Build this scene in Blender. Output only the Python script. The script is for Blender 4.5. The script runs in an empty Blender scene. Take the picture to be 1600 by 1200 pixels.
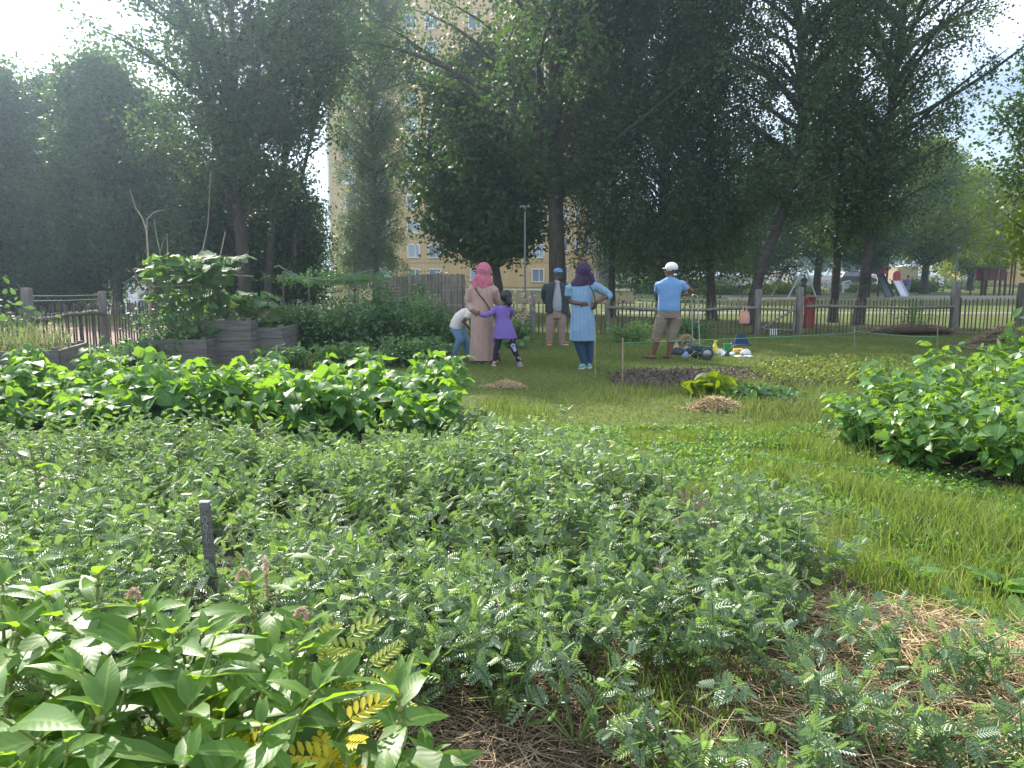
import bpy, math, random
import numpy as np
from mathutils import Vector, Matrix
rad = math.radians
random.seed(7); rng = np.random.default_rng(7)
C = bpy.context.scene.collection
sc = bpy.context.scene

# ---------------------------------------------------------------- camera, sky, sun
F, CH, PITCH = 1170.0, 1.5, rad(8.3)
cam = bpy.data.objects.new("camera", bpy.data.cameras.new("camera")); C.objects.link(cam)
cam.location = (0, 0, CH); cam.rotation_euler = (rad(90) - PITCH, 0, 0)
cam.data.sensor_width = 36; cam.data.lens = 36 * F / 1600; cam.data.clip_end = 2000; cam.data.clip_start = 0.05
sc.camera = cam
SUN_AZ, SUN_EL = rad(-32), rad(36)          # azimuth from +Y, negative = left
w = bpy.data.worlds.new("World"); sc.world = w; w.use_nodes = True
wt = w.node_tree; wn = wt.nodes; wl = wt.links; wn.clear()
sky = wn.new("ShaderNodeTexSky"); sky.sky_type = 'NISHITA'; sky.sun_disc = False
sky.sun_elevation = SUN_EL; sky.sun_rotation = SUN_AZ; sky.air_density = 1.0; sky.dust_density = 1.6; sky.ozone_density = 1.0
tc = wn.new("ShaderNodeTexCoord"); mp = wn.new("ShaderNodeMapping"); mp.inputs['Scale'].default_value = (1.0, 1.0, 3.6)
mp.inputs['Location'].default_value = (0.35, 0.2, 0.45)
nz = wn.new("ShaderNodeTexNoise"); nz.inputs['Scale'].default_value = 1.9; nz.inputs['Detail'].default_value = 7; nz.inputs['Roughness'].default_value = 0.52
cr = wn.new("ShaderNodeValToRGB"); cr.color_ramp.elements[0].position = 0.34; cr.color_ramp.elements[1].position = 0.56
nz2 = wn.new("ShaderNodeTexNoise"); nz2.inputs['Scale'].default_value = 3.1; nz2.inputs['Detail'].default_value = 6
cr2 = wn.new("ShaderNodeValToRGB"); cr2.color_ramp.elements[0].position = 0.32; cr2.color_ramp.elements[1].position = 0.66
cr2.color_ramp.elements[0].color = (6.2, 7.4, 9.6, 1); cr2.color_ramp.elements[1].color = (13.5, 14.2, 15.2, 1)
mx = wn.new("ShaderNodeMixRGB"); bg = wn.new("ShaderNodeBackground"); bg.inputs['Strength'].default_value = 0.076
out = wn.new("ShaderNodeOutputWorld")
wl.new(tc.outputs['Generated'], mp.inputs[0]); wl.new(mp.outputs[0], nz.inputs[0]); wl.new(mp.outputs[0], nz2.inputs[0])
wl.new(nz.outputs[0], cr.inputs[0]); wl.new(nz2.outputs[0], cr2.inputs[0])
wl.new(cr.outputs[0], mx.inputs[0]); wl.new(sky.outputs[0], mx.inputs[1]); wl.new(cr2.outputs[0], mx.inputs[2])
wl.new(mx.outputs[0], bg.inputs[0]); wl.new(bg.outputs[0], out.inputs[0])
sl = bpy.data.lights.new("sun", 'SUN'); sl.energy = 5.0; sl.angle = rad(0.6); sl.color = (1.0, 0.93, 0.80)
so = bpy.data.objects.new("sun", sl); C.objects.link(so)
sd = Vector((math.sin(SUN_AZ) * math.cos(SUN_EL), math.cos(SUN_AZ) * math.cos(SUN_EL), math.sin(SUN_EL)))
so.rotation_euler = sd.to_track_quat('Z', 'Y').to_euler(); so.location = sd * 50
vs = sc.view_settings; vs.view_transform = 'Standard'; vs.look = 'None'; vs.gamma = 1; vs.exposure = 1.22
cy = sc.cycles; cy.max_bounces = 6; cy.transmission_bounces = 4; cy.diffuse_bounces = 3; cy.glossy_bounces = 2
cy.volume_bounces = 1; cy.sample_clamp_indirect = 4; cy.use_denoising = True

# ---------------------------------------------------------------- helpers
def smooth(a, b, x):
    t = np.clip((x - a) / (b - a), 0, 1); return t * t * (3 - 2 * t)
def gz(x, y):                                # height of the land
    left = -2.5 * smooth(24, 72, y) * smooth(7, 19, -np.asarray(x, float))
    right = 1.2 * smooth(84, 96, y) * smooth(20, 28, np.asarray(x, float))
    return left + right
def at(px, py, Y):                           # the point seen at a photo pixel, Y metres in front
    u = (px - 800) / F; v = (600 - py) / F
    dy = math.cos(PITCH) + v * math.sin(PITCH); dz = -math.sin(PITCH) + v * math.cos(PITCH)
    t = Y / dy
    return Vector((u * t, Y, CH + dz * t))
def ground(px, py, z=0.0):
    v = (600 - py) / F
    dy = math.cos(PITCH) + v * math.sin(PITCH); dz = -math.sin(PITCH) + v * math.cos(PITCH)
    t = (z - CH) / dz
    return Vector(((px - 800) / F * t, dy * t, z))
def tag(o, label=None, cat=None, group=None, kind=None):
    if label: o['label'] = label
    if cat: o['category'] = cat
    if group: o['group'] = group
    if kind: o['kind'] = kind
    return o
def thing(name, label, cat, loc=(0, 0, 0), rz=0, group=None):
    o = bpy.data.objects.new(name, None); C.objects.link(o); o.location = loc; o.rotation_euler = (0, 0, rz)
    o.empty_display_size = 0.1
    return tag(o, label, cat, group)
def norm(a): return a / np.maximum(np.linalg.norm(a, axis=-1, keepdims=True), 1e-9)

class G:
    def __init__(s): s.V = []; s.F = {3: [], 4: []}; s.n = 0
    def add(s, v, f, val=0.5, uv=None, mat=0):
        v = np.asarray(v, float).reshape(-1, 3); f = np.asarray(f, int)
        if uv is None: uv = np.zeros((len(v), 2))
        s.V.append((v, uv)); m = len(f)
        s.F[f.shape[1]].append((f + s.n, np.broadcast_to(np.asarray(val, float), (m,)), np.broadcast_to(np.asarray(mat, int), (m,))))
        s.n += len(v)
    def build(s, name, mats, parent=None, sm=True, off=None):
        V = np.concatenate([a for a, b in s.V]); UV = np.concatenate([b for a, b in s.V])
        if off is not None: V = V - np.asarray(off, float)
        L = []; T = []; val = []; mi = []
        for k in (3, 4):
            for f, a, b in s.F[k]: L.append(f.ravel()); T.append(np.full(len(f), k)); val.append(a); mi.append(b)
        L = np.concatenate(L); T = np.concatenate(T); val = np.concatenate(val); mi = np.concatenate(mi)
        me = bpy.data.meshes.new(name)
        me.vertices.add(len(V)); me.vertices.foreach_set('co', V.astype(np.float32).ravel())
        me.loops.add(len(L)); me.loops.foreach_set('vertex_index', L.astype(np.int32))
        me.polygons.add(len(T)); me.polygons.foreach_set('loop_start', np.concatenate([[0], np.cumsum(T)[:-1]]).astype(np.int32))
        try: me.polygons.foreach_set('loop_total', T.astype(np.int32))
        except Exception: pass
        me.polygons.foreach_set('material_index', mi.astype(np.int32))
        me.polygons.foreach_set('use_smooth', np.full(len(T), sm))
        u = me.uv_layers.new(name='UVMap'); u.data.foreach_set('uv', UV[L].astype(np.float32).ravel())
        at_ = me.attributes.new('v', 'FLOAT', 'FACE'); at_.data.foreach_set('value', val.astype(np.float32))
        for m in (mats if isinstance(mats, (list, tuple)) else [mats]): me.materials.append(m)
        me.update(calc_edges=True); me.validate()
        o = bpy.data.objects.new(name, me); C.objects.link(o); o.parent = parent
        return o

def tube(g, pts, r, seg=8, cap=True, val=0.5, mat=0, uvs=1.0):
    P = np.array([tuple(p) for p in pts], float); n = len(P)
    r = np.broadcast_to(np.asarray(r, float), (n,)) if np.ndim(r) < 2 else np.asarray(r, float)
    T = norm(np.gradient(P, axis=0)) if n > 2 else norm(np.tile(P[-1] - P[0], (2, 1)))
    ref = np.array([0, 0, 1.0]) if abs(T[0][2]) < 0.9 else np.array([0, 1.0, 0])
    U = [norm(np.cross(T[0], ref))]
    for i in range(1, n): u = U[-1] - T[i] * np.dot(U[-1], T[i]); U.append(norm(u))
    U = np.array(U); W = np.cross(T, U); a = np.linspace(0, 2 * np.pi, seg, endpoint=False)
    rr = r[:, None, None]
    V = P[:, None] + rr * (np.cos(a)[None, :, None] * U[:, None] + np.sin(a)[None, :, None] * W[:, None])
    V = V.reshape(-1, 3)
    i = np.arange(n - 1)[:, None] * seg; j = np.arange(seg)[None]; k = (j + 1) % seg
    f = np.stack([i + j, i + k, i + k + seg, i + j + seg], -1).reshape(-1, 4)
    L = np.concatenate([[0], np.cumsum(np.linalg.norm(np.diff(P, axis=0), axis=1))])
    uv = np.stack([np.tile(a / 6.283, n), np.repeat(L, seg) * uvs], -1)
    g.add(V, f, val, uv, mat)
    if cap:
        for e, s in ((0, -1), (n - 1, 1)):
            ring = V[e * seg:(e + 1) * seg]; c = P[e] + T[e] * s * (r[e] * 0.6 if seg > 6 else 0)
            vv = np.vstack([ring, c]); j2 = np.arange(seg); k2 = (j2 + 1) % seg
            ff = np.stack([j2, k2, np.full(seg, seg)], -1) if s > 0 else np.stack([k2, j2, np.full(seg, seg)], -1)
            g.add(vv, ff, val, None, mat)

def box(g, c, s, rz=0, val=0.5, mat=0, R=None):
    x, y, z = [a / 2 for a in s]
    v = np.array([[-x, -y, -z], [x, -y, -z], [x, y, -z], [-x, y, -z], [-x, -y, z], [x, -y, z], [x, y, z], [-x, y, z]])
    if R is None: R = np.array(Matrix.Rotation(rz, 3, 'Z'))
    v = v @ np.asarray(R).T + np.array(tuple(c))
    # hard edges: split vertices per face
    f = np.array([[0, 3, 2, 1], [4, 5, 6, 7], [0, 1, 5, 4], [1, 2, 6, 5], [2, 3, 7, 6], [3, 0, 4, 7]])
    uvq = np.array([[0, 0], [1, 0], [1, 1], [0, 1]])
    for q in f: g.add(v[q], [[0, 1, 2, 3]], val, uvq, mat)

def loft(g, secs, seg=24, folds=0.0, k=9, seed=0, cap=True, mat=0, power=2.0):
    # secs: (x, y, z, rx, ry[, yaw]) horizontal ellipses from low to high or high to low
    n = len(secs); V = []; a = np.linspace(0, 2 * np.pi, seg, endpoint=False); rs = np.random.default_rng(seed)
    ph = rs.uniform(0, 6.28, 3)
    for i, s in enumerate(secs):
        x, y, z, rx, ry = s[:5]; yaw = s[5] if len(s) > 5 else 0; fo = s[6] if len(s) > 6 else folds
        m = 1 + fo * (np.sin(k * a + ph[0] + i * 0.25) + 0.6 * np.sin((k * 2 - 3) * a + ph[1] - i * 0.3))
        cx = np.sign(np.cos(a)) * np.abs(np.cos(a)) ** (2 / power) * rx * m
        cyy = np.sign(np.sin(a)) * np.abs(np.sin(a)) ** (2 / power) * ry * m
        V.append(np.stack([x + cx * math.cos(yaw) - cyy * math.sin(yaw), y + cx * math.sin(yaw) + cyy * math.cos(yaw), np.full(seg, z)], -1))
    V = np.concatenate(V)
    i = np.arange(n - 1)[:, None] * seg; j = np.arange(seg)[None]; kk = (j + 1) % seg
    f = np.stack([i + j, i + kk, i + kk + seg, i + j + seg], -1).reshape(-1, 4)
    if secs[-1][2] < secs[0][2]: f = f[:, ::-1]
    g.add(V, f, 0.5, np.stack([np.tile(a / 6.283, n), V[:, 2]], -1), mat)
    if cap:
        up = secs[-1][2] > secs[0][2]
        for e in (0, n - 1):
            ring = V[e * seg:(e + 1) * seg]; vv = np.vstack([ring, ring.mean(0)]); j2 = np.arange(seg); k2 = (j2 + 1) % seg
            flip = (e == 0) == up
            ff = np.stack([k2, j2, np.full(seg, seg)], -1) if flip else np.stack([j2, k2, np.full(seg, seg)], -1)
            g.add(vv, ff, 0.5, None, mat)

def ball(g, c, r, mat=0, seg=14, R=None, val=0.5):
    r = np.broadcast_to(np.asarray(r, float), (3,)); n = seg // 2 + 1
    th = np.linspace(0, np.pi, n + 1)[1:-1]; a = np.linspace(0, 2 * np.pi, seg, endpoint=False)
    V = np.stack([np.outer(np.sin(th), np.cos(a)), np.outer(np.sin(th), np.sin(a)), np.outer(-np.cos(th), np.ones(seg))], -1).reshape(-1, 3)
    V = np.vstack([V, [[0, 0, -1], [0, 0, 1]]]) * r
    if R is not None: V = V @ np.asarray(R).T
    V = V + np.array(tuple(c)); m = len(th)
    i = np.arange(m - 1)[:, None] * seg; j = np.arange(seg)[None]; k = (j + 1) % seg
    f = np.stack([i + j, i + k, i + k + seg, i + j + seg], -1).reshape(-1, 4)
    b = s_ = m * seg; j = np.arange(seg); k = (j + 1) % seg
    g.add(V, f, val, None, mat); base = g.n - len(V)
    t = np.vstack([np.stack([k, j, np.full(seg, s_)], -1), np.stack([j + (m - 1) * seg, k + (m - 1) * seg, np.full(seg, s_ + 1)], -1)])
    g.F[3].append((t + base, np.full(len(t), float(val)), np.full(len(t), mat)))

def prism(g, prof, axis_o, ax, up, depth_dir, d0, d1, val=0.5, mat=0, taper=None):
    """outline prof [(a,b)] in the plane (ax, up) at axis_o, thick from d0 to d1 along depth_dir"""
    o = np.array(tuple(axis_o)); A = np.array(tuple(ax)); U = np.array(tuple(up)); D = np.array(tuple(depth_dir)); n = len(prof)
    P = np.array([o + a * A + b * U for a, b in prof]); v0 = P + D * d0; v1 = P + D * d1
    c = P.mean(0)
    if taper is not None:
        v0 = v0 + 0; 
    for vv, s in ((v0, 1), (v1, 0)):
        q = np.vstack([vv, vv.mean(0)]); j = np.arange(n); k = (j + 1) % n
        f = np.stack([j, k, np.full(n, n)], -1) if s else np.stack([k, j, np.full(n, n)], -1)
        g.add(q, f, val, None, mat)
    for j in range(n):
        k = (j + 1) % n; g.add([v0[j], v1[j], v1[k], v0[k]], [[0, 1, 2, 3]], val, None, mat)

def remesh(o, vox, it=4, fac=0.6):
    m = o.modifiers.new('r', 'REMESH'); m.mode = 'VOXEL'; m.voxel_size = vox; m.use_smooth_shade = True
    s = o.modifiers.new('s', 'SMOOTH'); s.iterations = it; s.factor = fac
    dg = bpy.context.evaluated_depsgraph_get(); me = bpy.data.meshes.new_from_object(o.evaluated_get(dg))
    o.modifiers.clear(); o.data = me; return o

# ---------------------------------------------------------------- materials
def mat(name): 
    m = bpy.data.materials.new(name); m.use_nodes = True; m.node_tree.nodes.clear(); return m, m.node_tree.nodes, m.node_tree.links
def ramp(n, stops):
    r = n.new("ShaderNodeValToRGB"); e = r.color_ramp.elements
    while len(e) < len(stops): e.new(0.5)
    for i, (p, c) in enumerate(stops): e[i].position = p; e[i].color = (*c, 1)
    return r
def leafmat(name, c1, c2, tr, ratio=0.4, rough=0.45, spec=0.5, veins=0, extra=None, back=None):
    m, n, l = mat(name)
    a = n.new("ShaderNodeAttribute"); a.attribute_name = 'v'
    st = [(0.0, c1), (0.85, c2)]
    if extra: st = [(0.0, c1), (0.85, c2), (0.93, extra)]
    r = ramp(n, st); l.new(a.outputs['Fac'], r.inputs[0])
    p = n.new("ShaderNodeBsdfPrincipled"); p.inputs['Roughness'].default_value = rough; p.inputs['Specular IOR Level'].default_value = spec
    t = n.new("ShaderNodeBsdfTranslucent"); mxs = n.new("ShaderNodeMixShader"); mxs.inputs[0].default_value = ratio
    o = n.new("ShaderNodeOutputMaterial"); mm = n.new("ShaderNodeMixRGB"); mm.inputs[0].default_value = 0.65; mm.inputs[2].default_value = (*tr, 1)
    l.new(r.outputs[0], p.inputs['Base Color']); l.new(r.outputs[0], mm.inputs[1]); l.new(mm.outputs[0], t.inputs[0])
    if veins:
        uv = n.new("ShaderNodeUVMap"); uv.uv_map = 'UVMap'; sp = n.new("ShaderNodeSeparateXYZ"); l.new(uv.outputs[0], sp.inputs[0])
        ab = n.new("ShaderNodeMath"); ab.operation = 'ABSOLUTE'; l.new(sp.outputs[0], ab.inputs[0])
        m1 = n.new("ShaderNodeMath"); m1.operation = 'MULTIPLY_ADD'; m1.inputs[1].default_value = -0.55; l.new(ab.outputs[0], m1.inputs[0]); l.new(sp.outputs[1], m1.inputs[2])
        m2 = n.new("ShaderNodeMath"); m2.operation = 'MULTIPLY'; m2.inputs[1].default_value = veins * 6.283; l.new(m1.outputs[0], m2.inputs[0])
        sn = n.new("ShaderNodeMath"); sn.operation = 'SINE'; l.new(m2.outputs[0], sn.inputs[0])
        b = n.new("ShaderNodeBump"); b.inputs['Strength'].default_value = 0.045; b.inputs['Distance'].default_value = 0.004
        l.new(sn.outputs[0], b.inputs['Height']); l.new(b.outputs[0], p.inputs['Normal'])
        # pale midrib
        cmp_ = n.new("ShaderNodeMath"); cmp_.operation = 'LESS_THAN'; cmp_.inputs[1].default_value = 0.045; l.new(ab.outputs[0], cmp_.inputs[0])
        mr = n.new("ShaderNodeMixRGB"); mr.inputs[2].default_value = (c2[0] * 2.0, c2[1] * 1.6, c2[2] * 1.8, 1)
        m3 = n.new("ShaderNodeMath"); m3.operation = 'MULTIPLY'; m3.inputs[1].default_value = 0.7; l.new(cmp_.outputs[0], m3.inputs[0]); l.new(m3.outputs[0], mr.inputs[0])
        l.new(r.outputs[0], mr.inputs[1]); l.new(mr.outputs[0], p.inputs['Base Color'])
    l.new(p.outputs[0], mxs.inputs[1]); l.new(t.outputs[0], mxs.inputs[2]); l.new(mxs.outputs[0], o.inputs[0])
    return m
def pmat(name, col, rough=0.7, col2=None, scale=8.0, bump=0.0, bscale=None, metal=0.0, spec=0.4, stretch=None, wave=None, coord='Object', detail=6, attr=False, bdist=0.02):
    m, n, l = mat(name); p = n.new("ShaderNodeBsdfPrincipled"); o = n.new("ShaderNodeOutputMaterial"); l.new(p.outputs[0], o.inputs[0])
    p.inputs['Roughness'].default_value = rough; p.inputs['Metallic'].default_value = metal; p.inputs['Specular IOR Level'].default_value = spec
    if col2 is None: col2 = tuple(c * 0.72 for c in col)
    t = n.new("ShaderNodeTexCoord"); mpp = n.new("ShaderNodeMapping"); l.new(t.outputs[coord], mpp.inputs[0])
    if stretch: mpp.inputs['Scale'].default_value = stretch
    x = n.new("ShaderNodeTexNoise"); x.inputs['Scale'].default_value = scale; x.inputs['Detail'].default_value = detail; l.new(mpp.outputs[0], x.inputs[0])
    r = ramp(n, [(0.3, col2), (0.68, col)]); l.new(x.outputs[0], r.inputs[0])
    if attr:
        a = n.new("ShaderNodeAttribute"); a.attribute_name = 'v'; mr = n.new("ShaderNodeMapRange"); mr.inputs[3].default_value = 0.6; mr.inputs[4].default_value = 1.35
        l.new(a.outputs['Fac'], mr.inputs[0]); mu = n.new("ShaderNodeVectorMath"); mu.operation = 'SCALE'; l.new(r.outputs[0], mu.inputs[0]); l.new(mr.outputs[0], mu.inputs['Scale'])
        l.new(mu.outputs[0], p.inputs['Base Color'])
    else: l.new(r.outputs[0], p.inputs['Base Color'])
    if bump:
        y = n.new("ShaderNodeTexNoise"); y.inputs['Scale'].default_value = bscale or scale * 3; y.inputs['Detail'].default_value = 5; l.new(mpp.outputs[0], y.inputs[0])
        b = n.new("ShaderNodeBump"); b.inputs['Strength'].default_value = bump; b.inputs['Distance'].default_value = bdist; l.new(y.outputs[0], b.inputs['Height']); l.new(b.outputs[0], p.inputs['Normal'])
    return m

M = {}
M['chick'] = leafmat('chickpea_leaf', (0.082, 0.148, 0.092), (0.145, 0.230, 0.115), (0.32, 0.52, 0.07), 0.40, 0.38, 0.85, extra=(0.26, 0.38, 0.07))
M['chickstem'] = leafmat('chickpea_stem', (0.10, 0.19, 0.05), (0.17, 0.28, 0.07), (0.3, 0.45, 0.08), 0.2, 0.5)
M['weed'] = leafmat('smartweed_leaf', (0.075, 0.165, 0.040), (0.125, 0.235, 0.05), (0.42, 0.66, 0.02), 0.50, 0.42, 0.45, veins=10)
M['weedstem'] = leafmat('smartweed_stem', (0.17, 0.17, 0.05), (0.20, 0.26, 0.07), (0.3, 0.4, 0.1), 0.15, 0.5)
M['yellow'] = leafmat('yellowing_leaf', (0.50, 0.42, 0.02), (0.62, 0.50, 0.02), (0.9, 0.75, 0.02), 0.4, 0.5)
M['flower'] = leafmat('pale_flower', (0.45, 0.30, 0.22), (0.6, 0.48, 0.34), (0.7, 0.5, 0.4), 0.3, 0.6)
M['bean'] = leafmat('bean_leaf', (0.060, 0.150, 0.045), (0.10, 0.215, 0.06), (0.38, 0.66, 0.02), 0.45, 0.5, 0.35, veins=5)
M['potato'] = leafmat('broad_leaf', (0.055, 0.140, 0.035), (0.095, 0.21, 0.045), (0.36, 0.60, 0.02), 0.40, 0.33, 0.6, veins=6)
M['squash'] = leafmat('squash_leaf', (0.055, 0.12, 0.05), (0.09, 0.18, 0.07), (0.26, 0.46, 0.05), 0.40, 0.6, 0.25, veins=5)
M['herb'] = leafmat('herb_leaf', (0.045, 0.11, 0.045), (0.08, 0.17, 0.06), (0.18, 0.36, 0.06), 0.35, 0.5)
M['grass'] = leafmat('grass_blade', (0.070, 0.130, 0.026), (0.15, 0.215, 0.05), (0.29, 0.42, 0.05), 0.42, 0.5, 0.3, extra=(0.36, 0.31, 0.13))
M['lawn'] = leafmat('lawn_blade', (0.100, 0.142, 0.038), (0.175, 0.21, 0.065), (0.24, 0.34, 0.06), 0.36, 0.5, 0.3, extra=(0.30, 0.26, 0.10))
M['straw'] = pmat('straw', (0.58, 0.46, 0.27), 0.75, (0.38, 0.28, 0.15), 6, attr=True)
M['strawdk'] = pmat('weathered_straw', (0.34, 0.265, 0.165), 0.8, (0.17, 0.13, 0.085), 6, attr=True)
M['soil'] = pmat('soil', (0.065, 0.042, 0.028), 0.95, (0.03, 0.02, 0.014), 9, 0.9, 30)
M['bark'] = pmat('bark', (0.075, 0.058, 0.045), 0.9, (0.03, 0.024, 0.02), 5, 0.9, 14, stretch=(3, 3, 0.6))
M['birchbark'] = pmat('birch_bark', (0.075, 0.068, 0.060), 0.9, (0.022, 0.019, 0.018), 3.5, 0.6, 14, stretch=(1, 1, 3))
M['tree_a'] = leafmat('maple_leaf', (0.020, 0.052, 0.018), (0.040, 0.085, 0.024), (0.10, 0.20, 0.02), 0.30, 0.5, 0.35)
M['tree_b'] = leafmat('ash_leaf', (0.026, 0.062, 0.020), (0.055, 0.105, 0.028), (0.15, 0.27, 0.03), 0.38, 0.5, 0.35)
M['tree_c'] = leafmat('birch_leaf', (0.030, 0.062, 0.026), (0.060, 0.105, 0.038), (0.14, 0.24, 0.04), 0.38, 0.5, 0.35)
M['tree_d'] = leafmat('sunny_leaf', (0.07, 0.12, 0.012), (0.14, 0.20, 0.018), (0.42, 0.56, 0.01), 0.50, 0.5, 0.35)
M['tree_e'] = leafmat('pale_birch_leaf', (0.06, 0.095, 0.045), (0.11, 0.15, 0.065), (0.22, 0.32, 0.08), 0.4, 0.5, 0.35)
M['wood'] = pmat('weathered_wood', (0.20, 0.18, 0.165), 0.85, (0.09, 0.08, 0.07), 5, 0.6, 20, stretch=(3, 3, 0.5))
M['wooddk'] = pmat('dark_weathered_board', (0.17, 0.16, 0.15), 0.85, (0.085, 0.08, 0.075), 4, 0.6, 18, stretch=(0.6, 0.6, 6))
M['stick'] = pmat('peeled_stick', (0.38, 0.31, 0.22), 0.8, (0.20, 0.16, 0.12), 9)
M['picket'] = pmat('chestnut_paling', (0.13, 0.105, 0.085), 0.85, (0.06, 0.05, 0.042), 7, 0.5, 25, attr=True)
def flat(name, col, rough=0.6, metal=0, c2=None, scale=12, **k): M[name] = pmat(name, col, rough, c2 or tuple(c * 0.85 for c in col), scale, metal=metal, **k); return M[name]

# ---------------------------------------------------------------- land
def landmat():
    m, n, l = mat('lawn_ground'); p = n.new("ShaderNodeBsdfPrincipled"); o = n.new("ShaderNodeOutputMaterial"); l.new(p.outputs[0], o.inputs[0])
    p.inputs['Roughness'].default_value = 0.95; p.inputs['Specular IOR Level'].default_value = 0.15
    t = n.new("ShaderNodeTexCoord"); a = n.new("ShaderNodeTexNoise"); a.inputs['Scale'].default_value = 0.35; a.inputs['Detail'].default_value = 8; l.new(t.outputs['Object'], a.inputs[0])
    b = n.new("ShaderNodeTexNoise"); b.inputs['Scale'].default_value = 14; b.inputs['Detail'].default_value = 6; l.new(t.outputs['Object'], b.inputs[0])
    r1 = ramp(n, [(0.35, (0.085, 0.110, 0.030)), (0.65, (0.135, 0.165, 0.045))]); l.new(a.outputs[0], r1.inputs[0])
    r2 = ramp(n, [(0.3, (0.55, 0.55, 0.55)), (0.7, (1.15, 1.15, 1.1))]); l.new(b.outputs[0], r2.inputs[0])
    mm = n.new("ShaderNodeMixRGB"); mm.blend_type = 'MULTIPLY'; mm.inputs[0].default_value = 1; l.new(r1.outputs[0], mm.inputs[1]); l.new(r2.outputs[0], mm.inputs[2]); l.new(mm.outputs[0], p.inputs['Base Color'])
    bb = n.new("ShaderNodeBump"); bb.inputs['Strength'].default_value = 0.8; bb.inputs['Distance'].default_value = 0.05; l.new(b.outputs[0], bb.inputs['Height']); l.new(bb.outputs[0], p.inputs['Normal'])
    return m
def sheet(name, x0, x1, y0, y1, nx, ny, m, lift, bumpy=0.0, xs=None, ys=None, edge=0.0):
    xs = np.linspace(x0, x1, nx) if xs is None else xs; ys = np.linspace(y0, y1, ny) if ys is None else ys
    X, Y = np.meshgrid(xs, ys); Z = gz(X, Y) + lift
    if bumpy: Z = Z + bumpy * (np.sin(X * 5.1 + np.sin(Y * 3)) * np.sin(Y * 4.3 + 1) * 0.5 + 0.5)
    if edge:
        X = X + edge * np.sin(Y * 2.3 + X * .7); Y = Y + edge * np.sin(X * 2.9)
        k = np.zeros_like(Z, bool); k[0] = k[-1] = True; k[:, 0] = k[:, -1] = True; Z[k] = gz(X[k], Y[k]) - 0.03
    n = len(xs); i = np.arange(len(ys) - 1)[:, None] * n + np.arange(n - 1)[None]; i = i.ravel()
    g = G(); g.add(np.stack([X, Y, Z], -1), np.stack([i, i + 1, i + n + 1, i + n], -1), 0.5)
    return tag(g.build(name, m), kind='structure')
xs = np.concatenate([np.linspace(-600, -60, 12), np.linspace(-56, 56, 57), np.linspace(60, 600, 12)])
ys = np.concatenate([np.linspace(-30, 20, 11), np.linspace(22, 110, 45), np.linspace(120, 900, 14)])
sheet('ground', 0, 0, 0, 0, 0, 0, landmat(), 0, xs=xs, ys=ys)
M['path'] = pmat('path_gravel', (0.19, 0.175, 0.155), 0.95, (0.14, 0.13, 0.115), 3, 0.3, 60)
M['earth'] = pmat('trodden_earth', (0.26, 0.17, 0.13), 0.95, (0.16, 0.11, 0.08), 3, 0.4, 40)
M['asphalt'] = pmat('asphalt', (0.085, 0.085, 0.09), 0.9, (0.06, 0.06, 0.065), 2, 0.2, 80)
M['sand'] = pmat('playground_sand', (0.24, 0.21, 0.165), 0.95, (0.18, 0.155, 0.12), 3, 0.3, 40)
sheet('path', -9.0, 40, 44.8, 47.2, 60, 4, M['path'], 0.004)
sheet('playground_ground', 14, 48, 47.6, 55, 30, 12, M['sand'], 0.008)
sheet('road', -90, -10.5, 76, 92, 60, 14, M['asphalt'], 0.012)
sheet('earth_path', -14.5, -8.6, 8.0, 22, 12, 30, M['earth'], 0.006)
sheet('car_park', 14, 120, 84, 125, 60, 60, M['asphalt'], 0.012)
sheet('near_path', 3.5, 22, 29, 30.6, 40, 4, M['path'], 0.005)

def inpoly(P, poly):
    x, y = P[:, 0], P[:, 1]; c = np.zeros(len(P), bool); n = len(poly)
    for i in range(n):
        x1, y1 = poly[i]; x2, y2 = poly[i - 1]
        m = ((y1 > y) != (y2 > y)) & (x < (x2 - x1) * (y - y1) / (y2 - y1 + 1e-12) + x1); c ^= m
    return c
def gpoly(pts, z=0.0): return [tuple(ground(a, b, z))[:2] for a, b in pts]
def scatter(poly, n):
    P = np.array(poly); lo = P.min(0); hi = P.max(0); A = (hi - lo).prod(); q = rng.uniform(lo, hi, (int(n * 1.0 * A) + 4, 2))
    return q[inpoly(q, poly)]          # n per square metre

CHICK = gpoly([(-120, 676), (150, 670), (420, 664), (560, 660), (680, 650), (760, 640), (860, 655), (960, 690), (1030, 725), (1140, 735), (1230, 770), (1320, 800),
               (1310, 860), (1235, 930), (1120, 960), (1010, 920), (880, 945), (780, 975), (700, 975), (600, 1000), (480, 1060), (430, 1190), (-140, 1230)], 0.36)
BED = gpoly([(-200, 640), (300, 655), (640, 640), (800, 690), (1010, 730), (1290, 850), (1420, 960), (1700, 1010), (1750, 1260), (-250, 1260)], 0.0)
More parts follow.
